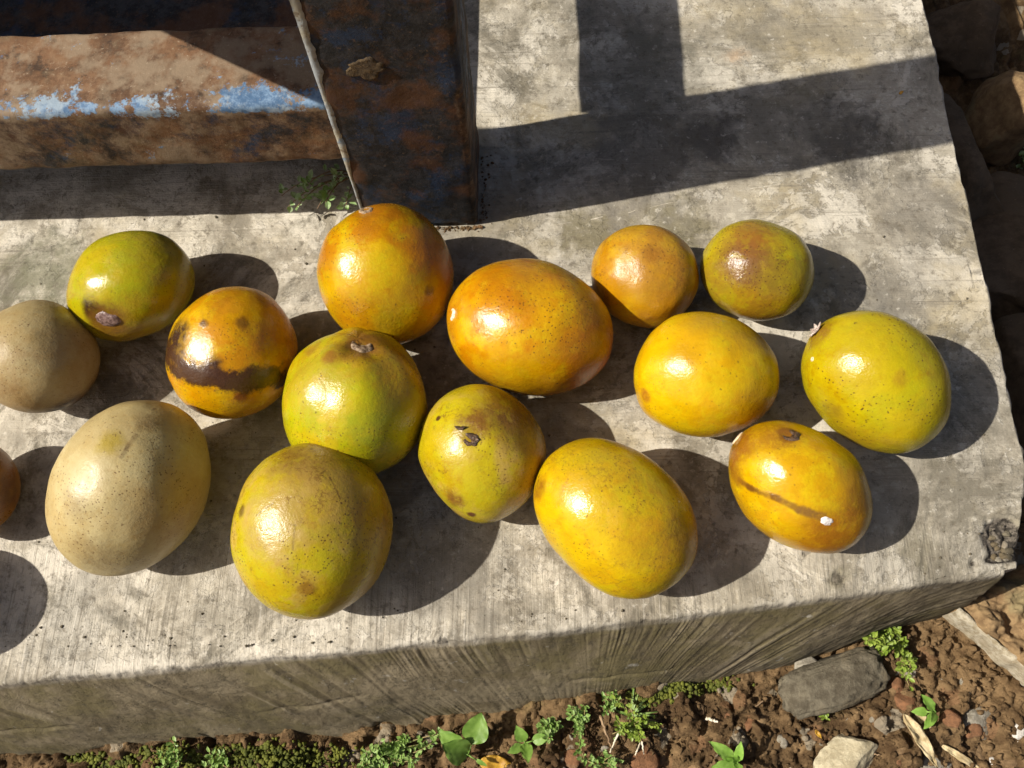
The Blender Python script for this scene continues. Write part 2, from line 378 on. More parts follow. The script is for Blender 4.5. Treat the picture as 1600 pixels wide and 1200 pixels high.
c = m.mix(m.mr(d, .60, .68, 0, .45), c, (.42, .34, .24))
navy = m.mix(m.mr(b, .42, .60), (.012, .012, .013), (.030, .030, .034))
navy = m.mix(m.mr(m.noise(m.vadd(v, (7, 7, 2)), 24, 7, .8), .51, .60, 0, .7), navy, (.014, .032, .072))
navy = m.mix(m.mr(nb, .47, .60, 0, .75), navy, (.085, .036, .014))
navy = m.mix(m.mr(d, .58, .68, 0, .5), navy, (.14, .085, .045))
c = m.mix(m.mr(m.math('ADD', navy_shade, m.math('MULTIPLY', m.math('SUBTRACT', m.noise(v, 34, 7, .78), .5), 1.1)), .42, .62), c, navy)
hh = m.math('ADD', m.math('MULTIPLY', b, 1.2), m.math('ADD', m.math('MULTIPLY', d, .5), m.math('MULTIPLY', pm, .25)))
STEEL = m.out(c, m.mr(b, .3, .7, .85, .6), m.bump(hh, .42, .0011), .3)

def tube_box(name, p0, p1, sx, sy, parent, paintfn, bev=.0035, n=90, wob=.0005, caps=True, navy_shade=.75):
    """square steel tube from p0 to p1; sx, sy are the two side vectors (half sizes)"""
    p0, p1, sx, sy = (np.asarray(q, float) for q in (p0, p1, sx, sy))
    lx, ly = np.linalg.norm(sx), np.linalg.norm(sy); ux, uy = sx/lx, sy/ly
    prof = []
    for (qx, qy, a0) in ((1, 1, 0), (-1, 1, 90), (-1, -1, 180), (1, -1, 270)):
        for k in range(4):
            an = R_(a0+k*30); prof.append((qx*(lx-bev)+bev*math.cos(an), qy*(ly-bev)+bev*math.sin(an)))
    # more points along the flats
    P2 = []
    for i in range(len(prof)):
        q0, q1 = np.array(prof[i]), np.array(prof[(i+1) % len(prof)]); k = max(1, int(np.linalg.norm(q1-q0)/.004))
        for j in range(k): P2.append(q0+(q1-q0)*j/k)
    P2 = np.array(P2); k = len(P2)
    t = np.linspace(0, 1, n); ax = (p1-p0); ax = ax/np.linalg.norm(ax)
    V = p0[None, None]+(p1-p0)[None, None]*t[:, None, None]+P2[None, :, :1]*ux+P2[None, :, 1:]*uy
    nrm = P2[None, :, :1]*ux/lx+P2[None, :, 1:]*uy/ly
    w = wob*fbm(V[..., 0]*70, V[..., 1]*70, V[..., 2]*70, 4, 52)
    V = V+nrm*w[..., None]
    F = []
    for i in range(n-1):
        for j in range(k): F.append((i*k+j, i*k+(j+1) % k, (i+1)*k+(j+1) % k, (i+1)*k+j))
    VV = V.reshape(-1, 3)
    fl = [tuple(q) for q in F]
    if caps: fl.append(tuple(range(k-1, -1, -1))); fl.append(tuple((n-1)*k+j for j in range(k)))
    o = mesh_obj(name, VV, fl, STEEL, parent)
    attrib(o, 'paint', paintfn(VV)); attrib(o, 'navy_shade', navy_shade(VV) if callable(navy_shade) else np.full(len(VV), navy_shade)); return o

frame = empty('steel_frame', (-.085, .333, 0))
def loc_par(o):                      # children are modelled in place
    o.location = -Vector(frame.location); return o
YF = .3025; LEAN = .030
PX0, PX1, PD = -.1215, -.0490, .062
def pc(z): return np.array([(PX0+PX1)/2+LEAN*z, YF-.001+PD/2, z])
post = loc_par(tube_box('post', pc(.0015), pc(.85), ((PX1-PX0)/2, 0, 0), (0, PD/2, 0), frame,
     lambda V: .30+.22*vn(V[:, 0]*30, V[:, 1]*30, V[:, 2]*16, 5)+.20*sstep(.05, .14, V[:, 2]), .0035, 260, navy_shade=lambda V: .86-.30*sstep(-.060, -.052, V[:, 0]-LEAN*V[:, 2])))
ZB0, ZB1 = .0725, .1245
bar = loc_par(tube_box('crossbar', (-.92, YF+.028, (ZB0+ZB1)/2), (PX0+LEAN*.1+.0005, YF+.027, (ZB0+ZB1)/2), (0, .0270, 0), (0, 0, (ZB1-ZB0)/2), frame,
     lambda V: .40+.215*sstep(.020, .001, V[:, 1]-YF-.001+.005*fbm(V[:, 0]*30, 0*V[:, 0], 0, 3, 8))*sstep(ZB1-.012, ZB1-.002, V[:, 2])+.10*sstep(-.19, -.14, V[:, 0])*sstep(ZB1-.012, ZB1-.002, V[:, 2]), .004, 420, navy_shade=lambda V: .46-.46*sstep(ZB1-.006, ZB1-.001, V[:, 2])))  # front's shade is put into its colour, the top stays light
def plate(name, poly, z0, z1, pv=.45, n=1):
    k = len(poly); V = [(x, y, z0) for x, y in poly]+[(x, y, z1) for x, y in poly]
    F = [tuple(range(k-1, -1, -1)), tuple(range(k, 2*k))]+[(i, (i+1) % k, k+(i+1) % k, k+i) for i in range(k)]
    o = mesh_obj(name, V, F, STEEL, frame, smooth=False); attrib(o, 'paint', np.full(2*k, pv)); attrib(o, 'navy_shade', np.full(2*k, .95)); return loc_par(o)
# unseen tab added above the view, shaped to shade the crossbar beside the post
d_ = .112; kx, ky = travel.x/-travel.z, travel.y/-travel.z
zt = ZB1+d_
q = lambda px, py: tuple(at(px, py, ZB1)[:2]-np.array([kx, ky])*d_)
A_, B_ = q(247, 43), q(503, 161)
plate('shadow_tab', [A_, B_, (PX0+LEAN*zt+.002, B_[1]+.016), (PX0+LEAN*zt+.002, A_[1]+.001)], zt-.002, zt+.002)
# unseen rail added behind the post, placed to cast the upright shadow band
xl = .0185-kx*.147
loc_par(tube_box('shadow_rail', (xl+.026, YF+.061, .1585), (xl+.026, 1.5, .1585), (.026, 0, 0), (0, 0, .0125), frame, lambda V: np.full(len(V), .4), .003, 60))
loc_par(tube_box('post', (-.90, YF+.030, .0015), (-.90, YF+.030, .85), (.026, 0, 0), (0, .031, 0), frame, lambda V: np.full(len(V), .4), .0035, 60))
plate('tray', [(-.87, YF+.0555), (-.109, YF+.0605), (-.109, .75), (-.87, .75)], .058, .061, .40)
zs = .42; xr = -.056-kx*zs
plate('shade_sheet', [(xr-.9, .378-ky*zs), (xr, .378-ky*zs), (xr, 1.5), (xr-.9, 1.5)], zs-.003, zs, .4)  # unseen sheet added to the left, only to shade what lies behind the bar
# weld bead down the post's front left edge
m = NT('weld'); v = m.obj(); n = m.noise(v, 160, 6, .7); n2 = m.noise(v, 45, 4, .6)
c = m.mix(m.mr(n2, .38, .6), (.30, .325, .34), (.36, .335, .26)); c = m.mix(m.mr(n2, .58, .68, 0, .8), c, (.16, .26, .38))
c = m.mix(m.mr(n, .48, .38, 0, .7), c, (.12, .075, .04))
WELD = m.out(c, .55, m.bump(n, .8, .001), .4)
zz = np.linspace(.002, .26, 330); wl = .0006+.0003*sstep(.05, .09, zz)*np.clip(1+.9*fbm(zz*55, 0, 0, 4, 55), .3, 2)+.0002*vn(zz*500, 0, 0, 59)
wr_ = .0020+.0028*sstep(.055, .10, zz)*np.clip(1+.9*fbm(zz*48, 5, 0, 4, 56), .2, 2.2)+.0003*vn(zz*420, 2, 0, 60)
th_w = .0003+.0003*np.clip(fbm(zz*60, 9, 0, 3, 57)+.4, 0, 1.2)
xe = PX0+LEAN*zz
cols = [np.stack([xe-wl*.7, np.full_like(zz, YF+.006), zz], 1), np.stack([xe-wl, np.full_like(zz, YF+.0015), zz], 1), np.stack([xe-wl*.4, YF-.001-th_w*.7, zz], 1), np.stack([xe+wr_*.35, YF-.001-th_w, zz], 1), np.stack([xe+wr_*.75, YF-.001-th_w*.75, zz], 1), np.stack([xe+wr_, np.full_like(zz, YF+.0002), zz], 1)]
loc_par(mesh_obj('weld_bead', np.stack(cols).reshape(-1, 3), grid_faces(6, len(zz)), WELD, frame))
# round rust blister on the front of the post
m = NT('rust_blister'); v = m.obj(); n = m.noise(v, 300, 6, .7)
BLIS = m.out(m.mix(m.mr(n, .4, .62), (.045, .028, .012), (.11, .07, .03)), .85, m.bump(n, 1, .001))
bp = None
for z in np.arange(.05, .16, .0005):
    p = at(569, 109, z)
    if p[1] <= YF-.001: bp = p; break
rr = np.linspace(0, 1, 12); aa = np.linspace(0, 2*math.pi, 49)[:-1]
RRr, AA = np.meshgrid(rr, aa, indexing='ij')
wr = 1+.3*fbm(np.cos(AA)*2, np.sin(AA)*2, 0, 3, 5)
hx = bp[0]+.0108*RRr*np.cos(AA)*wr; hz = bp[2]+.0082*RRr*np.sin(AA)*wr
hy = YF-.001-.0008+.0018*sstep(.8, 1, RRr)-.00012*fbm(hx*400, hz*400, 0, 3, 3)*(RRr < .95)
V = np.stack([hx, hy, hz], -1).reshape(-1, 3)
F = [(i*48+j, i*48+(j+1) % 48, (i+1)*48+(j+1) % 48, (i+1)*48+j) for i in range(11) for j in range(48)]
loc_par(mesh_obj('rust_blister', V, F, BLIS, frame))
tag(frame, 'rusty blue painted welded steel frame standing on the concrete slab', 'metal frame')

# ================================================================== FRUIT
CAMV = CAMP
def fruit_material(name, base, alt, alt2, stains, band=None, speck=.5, crack=0.0, rough=.3, mott=1.0, spec=.5, rusty=.8):
    m = NT(name); v0 = m.obj()
    off = (random.uniform(0, 50), random.uniform(0, 50), random.uniform(0, 50))
    v = m.vadd(v0, off)
    n1 = m.noise(v, 24, 5, .6, .3); n2 = m.noise(v, 60, 6, .65); n3 = m.noise(v, 260, 5, .7)
    base, alt, alt2 = (tuple(q*w for q, w in zip(t_, (.74, .75, .18 if t_[2] < .06 else .72))) for t_ in (base, alt, alt2))
    c = m.mix(m.mr(n1, .43, .57), base, alt)
    c = m.mix(m.mr(n2, .47, .62, 0, .85*mott), c, alt2)
    c = m.mix(m.mr(m.noise(m.vadd(v, (4, 4, 9)), 34, 6, .7), .50, .64, 0, .5*mott), c, tuple(q*w for q, w in zip(base, (1.0, .82, .5))))
    c = m.mix(m.mr(m.noise(m.vadd(v, (8, 8, 8)), 130, 4, .7), .44, .64, 0, .45*mott), c, tuple(q*w for q, w in zip(base, (.90, .78, .5))))
    c = m.mix(m.mr(n3, .46, .34, 0, .35), c, tuple(q*w for q, w in zip(base, (.76, .62, .4))))
    rg = m.mr(n2, .3, .7, rough*.64, rough*1.08)
    rk = m.mr(m.noise(m.vadd(v, (6, 1, 3)), 28, 7, .78, .4), .50, .66)
    rk = m.math('MULTIPLY', rk, m.mr(n3, .40, .58, .2, 1.0))
    c = m.mix(m.math('MULTIPLY', rk, rusty), c, tuple(q*w for q, w in zip(base, (.78, .54, .30))))
    stm = None
    w1 = m.vadd(m.noise(v, 45, 5, .72, color=True), (-.5, -.5, -.5)); w2 = m.vadd(m.noise(v, 120, 4, .72, color=True), (-.5, -.5, -.5))
    g1 = m.noise(v, 150, 4, .75)
    for (p, r, col, s, soft, freq, p2) in stains:
        wob = m.vadd(v0, m.vmul(w1 if freq < 85 else w2, (r*(1.9 if p2 is None else 1.7),)*3))
        if p2 is None: dd = m.dist(wob, p)
        else:                                          # a line from p to p2
            ab = tuple(q-w for q, w in zip(p2, p)); L2 = sum(q*q for q in ab)
            t = m.math('DIVIDE', m.dot(m.vadd(wob, tuple(-q for q in p)), ab), L2, True)
            cmb = m.node('ShaderNodeCombineXYZ')
            for k_ in range(3): m.put(cmb.inputs[k_], t)
            dd = m.dist(wob, m.vadd(m.vmul(cmb.outputs[0], ab), p))
        k = m.mr(dd, r*(1.15+soft), r*(1.15-soft), 0, 1)
        k = m.math('MULTIPLY', k, m.mr(g1, .34, .54, s*.66, min(1, s*1.1)))
        c = m.mix(k, c, tuple(q*w for q, w in zip(col, (.58, .52, .5))))
        stm = k if stm is None else m.math('MAXIMUM', stm, k)
    if band:
        nrm, d0, w, col, s = band
        wv = m.math('ADD', m.dot(v0, nrm), m.math('MULTIPLY', m.math('SUBTRACT', m.noise(v, 70, 6, .75), .5), w*2.4))
        k = m.mr(m.math('ABSOLUTE', m.math('SUBTRACT', wv, d0)), w, w*.55)
        k = m.math('MULTIPLY', k, m.mr(m.noise(v, 38, 4, .6), .28, .45, .35, s))
        c = m.mix(k, c, col)
        c = m.mix(m.math('MULTIPLY', k, m.mr(n3, .5, .7, 0, .5)), c, tuple(q*.35 for q in col))
        stm = k if stm is None else m.math('MAXIMUM', stm, k)
    if crack > 0:
        e = m.vor(m.vadd(v, m.vmul(w2, (.016,)*3)), 135, 'DISTANCE_TO_EDGE')
        k = m.math('MULTIPLY', m.mr(e, .055, .012), m.math('MULTIPLY', m.mr(g1, .36, .54), m.mr(m.noise(m.vadd(v, (3, 7, 1)), 42, 4, .6), .44, .62, 0, crack*.9)))
        c = m.mix(k, c, (.13, .055, .012))
    # small dark pores
    for sc, th, g0 in ((520, .20, .46), (260, .13, .50), (120, .085, .56)):
        wv = m.vadd(v, m.vmul(w2, (1.6/sc,)*3))
        k = m.math('MULTIPLY', m.mr(m.vor(wv, sc), th*1.5, th*.5), m.mr(m.noise(m.vadd(v, (sc, 1, 2)), 30, 3, .65), g0, g0+.10, 0, min(1, speck*1.35)))
        c = m.mix(k, c, (.075, .030, .009))
    hgt = m.math('ADD', m.math('MULTIPLY', n3, .95), m.math('ADD', m.math('MULTIPLY', m.noise(v, 100, 3, .6), .45), m.math('MULTIPLY', m.noise(v, 800, 2, .5), .20)))
    if stm is not None:
        hgt = m.math('ADD', hgt, m.math('MULTIPLY', stm, m.math('MULTIPLY', n3, .8)))
        rg = m.math('ADD', rg, m.mr(m.noise(m.vadd(v, (1, 8, 5)), 55, 5, .75), .50, .66, 0, .12))
    return m.out(c, rg, m.bump(hgt, .29, .0011), spec)

def simple_mat(name, c0, c1, scale=200, rough=.7, bump=.6, bd=.001, spec=.3):
    m = NT(name); v = m.obj(); n = m.noise(v, scale, 6, .68)
    return m.out(m.mix(m.mr(n, .36, .64), c0, c1), rough, m.bump(n, bump, bd), spec)
SCARM = simple_mat('stem_scar_skin', (.09, .05, .025), (.38, .28, .18), 500, .6)
PALE = simple_mat('pale_scar_skin', (.50, .36, .20), (.80, .70, .55), 500, .6)
DARKS = simple_mat('dark_scar_skin', (.028, .014, .008), (.12, .065, .03), 600, .42, 1.0, .0015, .5)

NS, NRG = 96, 64
def build_fruit(label, cx, cy, A, B, th, phi, egg, matargs, dimples=(), ribs=0, lump=.018, seed=1, group='fruits laid out on the concrete slab', name='fruit', dents=()):
    th, phi = R_(th), R_(phi)
    axc = np.array([math.cos(th)*math.cos(phi), math.sin(th)*math.cos(phi), -math.sin(phi)])
    ax = ROT @ axc
    t1 = np.cross(ax, [0.1, .2, 1.]); t1 /= np.linalg.norm(t1); t2 = np.cross(ax, t1)
    a = np.linspace(0, math.pi, NRG+1)[1:-1]; p = np.linspace(0, 2*math.pi, NS+1)[:-1]
    zc = .04; gA = gB = 1.0; ox = oy = 0.0
    fr_ = np.random.default_rng(seed*13+5); flats = fr_.normal(size=(7, 3)); flats /= np.linalg.norm(flats, axis=1)[:, None]; fd = fr_.uniform(.80, .93, 7)
    for it in range(7):
        P = at(cx+ox, cy+oy, zc); dep = ((P-CAMP)@ROT)[2]
        k = dep/FPX
        b = B*k*gB; al = math.sqrt(max((A*k*gA)**2-(b*math.sin(phi))**2, (.6*b)**2))/math.cos(phi)
        t = np.cos(a); rr = b*np.sin(a)*(1+egg*t)
        Vv = ax*(al*t)[:, None, None]+(t1*np.cos(p)[:, None]+t2*np.sin(p)[:, None])[None]*rr[:, None, None]
        Vv = np.concatenate([[ax*al], Vv.reshape(-1, 3), [-ax*al]])
        u = Vv/np.linalg.norm(Vv, axis=1)[:, None]
        f = 1+lump*fbm(u[:, 0]*1.5+seed, u[:, 1]*1.5, u[:, 2]*1.5, 2, seed)+.004*fbm(u[:, 0]*5, u[:, 1]*5, u[:, 2]*5, 2, seed+7)
        for n_, d_0 in zip(flats, fd): f = f-.028*sstep(d_0-.25, 1.0, u@n_)*lump/.018
        if ribs:
            an = np.arctan2(u@t2, u@t1); f = f+.034*np.cos(an*ribs+seed)*np.clip(1-np.abs(u@ax), 0, 1)**.4*sstep(-.5, .8, u@ax)
        Vv = Vv*f[:, None]
        zc = -Vv[:, 2].min()-.0003
        P = at(cx+ox, cy+oy, zc); im = proj(Vv+P)[0]; lo, hi = im.min(0), im.max(0)
        ea = im@np.array([math.cos(th), math.sin(th)]); eb = im@np.array([-math.sin(th), math.cos(th)])
        gA *= 2*A/(ea.max()-ea.min()); gB *= 2*B/(eb.max()-eb.min()); ox += cx-(lo[0]+hi[0])/2; oy += cy-(lo[1]+hi[1])/2
    P = at(cx+ox, cy+oy, zc)
    F = [(0, 1+j, 1+(j+1) % NS) for j in range(NS)]
    nrg = len(a)
    for i in range(nrg-1):
        for j in range(NS): F.append((1+i*NS+j, 1+(i+1)*NS+j, 1+(i+1)*NS+(j+1) % NS, 1+i*NS+(j+1) % NS))
    last = len(Vv)-1
    for j in range(NS): F.append((last, 1+(nrg-1)*NS+(j+1) % NS, 1+(nrg-1)*NS+j))
    scale = k
    def surf(px, py):
        """local surface point and normal seen at a pixel (ray against the mesh)"""
        W_ = Vv+P; im, dp = proj(W_); dist = np.hypot(im[:, 0]-px, im[:, 1]-py)
        n = Vv/np.linalg.norm(Vv, axis=1)[:, None]; vis = ((CAMP-W_)*n).sum(1) > 0
        dist = dist+np.where(vis, 0, 1e5); i = int(np.argmin(dist)); return Vv[i].copy(), n[i].copy()
    pos = [surf(*d[:2]) for d in dimples]
    for (sp_, n_), d in zip(pos, dimples):          # press dimples / swell bumps
        r_, dep_ = d[2]*scale, d[3]*scale
        q = np.linalg.norm(Vv-sp_, axis=1); Vv -= np.outer(np.exp(-(q/r_)**2)*dep_, n_)
    st = []
    for s in matargs.pop('stains', []):
        px, py, r_, col, s_, soft, freq = s[:7]
        st.append((tuple(float(q) for q in surf(px, py)[0]), r_*scale, col, s_, soft, freq, tuple(float(q) for q in surf(*s[7:9])[0]) if len(s) > 7 else None))
    bd = matargs.pop('bandpx', None)
    if bd:
        pA, pB, pC = (surf(*q)[0] for q in bd[0])
        n = np.cross(pB-pA, pC-pA); n /= np.linalg.norm(n); d0 = float(n@pA)
        matargs['band'] = (tuple(n), d0, bd[1]*scale, bd[2], bd[3])
    mat = fruit_material('fruit_skin', stains=st, **matargs)
    o = mesh_obj(name, Vv, F, mat, loc=P)
    tag(o, label, 'fruit', None)
    o.data.update()
    return o, surf, scale

def frame_of(n):
    n = np.asarray(n); a = np.cross(n, [.3, .9, .1]); a /= np.linalg.norm(a); return a, np.cross(n, a)
def scar(fr, px, py, rpx, mat, elong=1.0, ang=0, name='stem_scar', sink=.15, rim=.3):
    o, surf, k = fr; p, n = surf(px, py); r = rpx*k
    a, b = frame_of(n); c_, s_ = math.cos(ang), math.sin(ang); a, b = a*c_+b*s_, b*c_-a*s_
    if rim > .4: rr = np.array([0, .25, .5, .72, .88, 1.0, 1.1]); hh = np.array([.28, .27, .23, .16, .08, -.04, -.35])*r      # a drop
    else: rr = np.array([0, .3, .5, .68, .84, 1.0, 1.15]); hh = np.array([-.10, -.06, .04, .12, .11, .02, -.35])*r
    V = []; seg = 22
    for q, h_ in zip(rr, hh):
        for j in range(seg):
            t = 2*math.pi*j/seg; w = 1+.2*mnoise.noise(Vector((math.cos(t)*2, math.sin(t)*2, px*.1)))+.06*math.sin(t*7+px)
            V.append(p+n*(h_+.10*r*mnoise.noise(Vector((math.cos(t)*3*q, math.sin(t)*3*q, py*.1)))+.05*r)+(a*math.cos(t)*elong+b*math.sin(t))*r*q*w)
    F = [(i*seg+j, i*seg+(j+1) % seg, (i+1)*seg+(j+1) % seg, (i+1)*seg+j) for i in range(len(rr)-1) for j in range(seg)]
    return mesh_obj(name, V, F, mat, o)
def sepals(fr, px, py, lpx, mat, n=5, name='calyx', spread=1.0, seed=3):
    o, surf, k = fr; p, nn = surf(px, py); a, b = frame_of(nn); L = lpx*k; V = []; F = []; r_ = random.Random(seed)
    for i in range(n):
        t = 2*math.pi*i/n+r_.uniform(-.4, .4); d = a*math.cos(t)+b*math.sin(t); w = np.cross(nn, d); l = L*r_.uniform(.6, 1.15); up_ = r_.uniform(.1, .7)
        base = len(V)
        for s, wd in ((0, .30), (.35, .38), (.7, .25), (1., .04)):
            c_ = p+d*l*s*spread+nn*(l*up_*s*s+.08*L)
            for e, hgt in ((-1, 0), (0, .12), (1, 0)): V.append(c_+w*l*wd*e+nn*l*hgt*(1 if s < 1 else .3))
            for e in (1, 0, -1): V.append(c_+w*l*wd*e*.95-nn*l*.10)
        for q in range(3):
            for e in range(6): F.append((base+q*6+e, base+q*6+(e+1) % 6, base+(q+1)*6+(e+1) % 6, base+(q+1)*6+e))
        F.append(tuple(base+18+e for e in range(6)))
    return mesh_obj(name, V, F, mat, o, smooth=True)

BR = (.105, .046, .013); DK = (.035, .015, .007); TAN = (.36, .22, .075); OR = (.52, .20, .012)
YEL = (.66, .40, .012); YG = (.50, .42, .016); GRN = (.42, .40, .020); ORG = (.64, .30, .008); DOR = (.50, .19, .006); TY = (.56, .38, .075)
# tan ones
fA = build_fruit('brownish tan matte fruit cut by the left picture edge, dark stain underneath', 52, 557, 102, 90, 25, 0, .03,
  dict(base=(.44, .325, .155), alt=(.51, .395, .205), alt2=(.34, .20, .075), stains=[(105, 640, 34, DK, .9, .5, 60), (140, 610, 30, (.20, .09, .03), .6, .6, 50), (20, 630, 40, (.30, .17, .05), .5, .6, 40)], speck=.45, rough=.50, spec=.4, rusty=.25, mott=.5), seed=2)
fD = build_fruit('largest tan brown egg-shaped fruit with matte skin, at the left', 200, 763, 147, 121, -65, 0, .02,
  dict(base=(.54, .415, .20), alt=(.61, .49, .25), alt2=(.50, .37, .155), stains=[(172, 690, 16, (.55, .44, .05), .8, .7, 40), (270, 800, 55, (.42, .25, .07), .45, .7, 40), (230, 660, 14, BR, .45, .7, 130), (198, 702, 2.2, BR, .5, .8, 160, 240, 640), (190, 712, 3, BR, .4, .8, 160, 215, 680), (150, 870, 30, BR, .35, .8, 130), (120, 790, 20, BR, .25, .8, 140)], speck=.55, rough=.44, spec=.42, crack=.2, rusty=.12, mott=.45), seed=3)
fB = build_fruit('small green-yellow fruit with brown scar, left of the burnt-banded fruit', 204, 447, 102, 86, -30, 0, .02,
  dict(base=YG, alt=GRN, alt2=(.54, .40, .025), stains=[(145, 483, 15, DK, .95, .6, 90), (165, 497, 24, BR, .85, .5, 70), (185, 515, 40, (.40, .21, .02), .6, .7, 40), (240, 380, 45, (.36, .33, .04), .5, .8, 40)], speck=.4, crack=.3, rough=.24), dimples=[(163, 500, 20, 4)], seed=4)
scar(fB, 164, 500, 14, simple_mat('scar_mauve', (.09, .05, .04), (.26, .17, .15), 500, .22, .5, .001, .5), 1.5, .4, rim=.5)
fC = build_fruit('orange fruit with a dark brown burnt band across its middle', 362, 551, 107, 102, -65, 0, 0,
  dict(base=(.66, .36, .008), alt=(.62, .26, .006), alt2=(.70, .44, .01), stains=[(320, 505, 6, BR, .8, .5, 160), (380, 505, 9, BR, .7, .7, 160), (375, 620, 9, (.25, .06, .01), .8, .5, 120), (440, 520, 40, (.44, .15, .006), .55, .7, 40), (360, 460, 30, (.45, .20, .01), .5, .8, 60), (274, 530, 26, (.05, .02, .010), 1.0, .5, 80), (330, 578, 14, (.05, .02, .010), .9, .7, 60), (395, 592, 14, (.05, .02, .010), .9, .7, 60)],
       bandpx=([(266, 560), (350, 595), (445, 585)], 25, (.048, .019, .008), .98), speck=.5, rough=.27, crack=.25), seed=5)
fE = build_fruit('orange-yellow fruit touching the rusty post, pale stem scar on top', 602, 429, 111, 106, -105, 15, 0,
  dict(base=(.66, .40, .010), alt=(.56, .22, .005), alt2=(.62, .45, .015), stains=[(690, 400, 50, DOR, .75, .7, 30), (560, 500, 40, DOR, .6, .7, 40), (610, 505, 18, (.46, .40, .02), .5, .6, 40), (600, 330, 40, (.40, .15, .01), .6, .7, 60), (668, 455, 7, BR, .7, .6, 160), (510, 400, 22, DOR, .5, .7, 60)], speck=.6, rough=.25, crack=.2), dimples=[(572, 328, 17, 5)], seed=6)
scar(fE, 572, 329, 10, SCARM, 1.3)
fF = build_fruit('green-tinged round fruit with brown-ringed stem scar, in the centre-left cluster', 554, 628, 117, 114, -82, 30, 0,
  dict(base=(.56, .46, .022), alt=(.46, .44, .020), alt2=(.62, .45, .05), stains=[(567, 543, 30, (.13, .055, .015), .95, .55, 70), (572, 548, 45, (.42, .22, .03), .65, .7, 50), (515, 560, 11, (.36, .17, .02), .85, .5, 110), (490, 545, 12, (.36, .20, .03), .6, .6, 110), (640, 600, 40, (.55, .30, .012), .6, .7, 40), (480, 590, 40, (.58, .43, .07), .45, .8, 40), (600, 680, 45, (.33, .44, .02), .6, .8, 30)], speck=.6, rough=.27, crack=.15), dimples=[(566, 540, 24, 11)], ribs=6, seed=7)
scar(fF, 566, 539, 16, SCARM, 1.15)
fG = build_fruit('big yellow-tan fruit with cracked peeling skin, nearest the front edge at left', 487, 830, 138, 126, -85, 0, -.01,
  dict(base=(.56, .42, .030), alt=(.52, .43, .020), alt2=TY, stains=[(490, 705, 50, (.30, .17, .03), .75, .6, 70), (500, 765, 60, (.50, .34, .08), .6, .7, 40), (590, 800, 36, (.44, .20, .02), .6, .7, 50), (480, 920, 11, (.42, .24, .02), .85, .4, 60), (375, 800, 8, BR, .7, .6, 130), (420, 815, 42, (.58, .43, .12), .6, .6, 50), (560, 940, 40, (.46, .26, .02), .5, .8, 40), (402, 802, 1.3, BR, .35, .7, 100, 424, 784), (402, 802, 1.3, BR, .3, .7, 100, 465, 822), (465, 822, 1.4, BR, .35, .7, 100, 461, 858), (505, 738, 1.3, BR, .6, .7, 100, 548, 720), (518, 748, 1.3, BR, .6, .7, 100, 530, 782)], speck=.75, rough=.32, crack=.85), seed=8)
fH = build_fruit('smallish lumpy yellow-green fruit with dark calyx on top, between the two large front fruits', 753, 709, 107, 97, 62, 0, -.03,
  dict(base=(.54, .43, .030), alt=TY, alt2=(.50, .43, .03), stains=[(800, 640, 46, (.34, .16, .022), .8, .7, 60), (740, 668, 22, (.26, .12, .02), .85, .6, 80), (710, 780, 13, (.28, .13, .02), .85, .6, 120), (737, 803, 6, (.16, .06, .02), .9, .4, 100), (840, 730, 36, (.50, .26, .02), .55, .7, 40), (685, 652, 4, BR, .9, .4, 100)], speck=.55, rough=.28, crack=.9), dimples=[(740, 684, 16, 4)], lump=.024, seed=9)
scar(fH, 738, 686, 10, DARKS, 1.2)
sepals(fH, 745, 683, 14, simple_mat('calyx_dark', (.035, .022, .018), (.14, .085, .05), 500, .35, .6, .001, .5), 2, seed=12)
sepals(fH, 722, 670, 8, DARKS, 2, 'scab', seed=5)
fI = build_fruit('large glossy orange oval fruit with white scar on its left end, mid picture', 828, 511, 132, 106, 13, 0, -.01,
  dict(base=(.68, .36, .008), alt=(.57, .21, .004), alt2=(.72, .47, .012), stains=[(940, 540, 55, DOR, .75, .7, 30), (800, 425, 50, (.48, .19, .008), .6, .7, 50), (780, 600, 40, (.48, .28, .012), .55, .7, 50), (706, 490, 30, (.55, .20, .01), .6, .7, 50), (890, 600, 40, (.42, .15, .006), .5, .7, 40)], speck=.7, rough=.25), dimples=[(706, 490, 14, 3)], seed=10)
scar(fI, 707, 490, 9, PALE, 1.0)
fJ = build_fruit('small plain orange fruit between the large orange oval and the speckled green-yellow one', 1008, 432, 85, 80, 20, 0, 0,
  dict(base=(.62, .34, .010), alt=(.50, .22, .012), alt2=(.64, .40, .02), stains=[(1010, 410, 50, (.52, .28, .05), .55, .8, 40), (1050, 470, 40, (.46, .24, .02), .5, .8, 50), (1020, 398, 12, (.40, .18, .02), .6, .6, 120)], speck=.5, rough=.34, crack=.8), lump=.02, seed=11)
fK = build_fruit('small green-yellow fruit with brown speckled patch, farthest to the back right', 1183, 422, 90, 79, 8, 0, .03,
  dict(base=(.48, .40, .016), alt=(.54, .40, .016), alt2=(.40, .38, .02), stains=[(1170, 405, 42, (.26, .13, .035), .9, .8, 80), (1175, 360, 30, (.40, .17, .02), .6, .7, 90), (1225, 440, 34, (.28, .20, .02), .6, .8, 90), (1180, 490, 40, (.42, .18, .02), .65, .7, 60), (1110, 440, 30, (.36, .20, .03), .6, .7, 60)], speck=.95, rough=.22, crack=1.0, rusty=.95), lump=.022, seed=12)
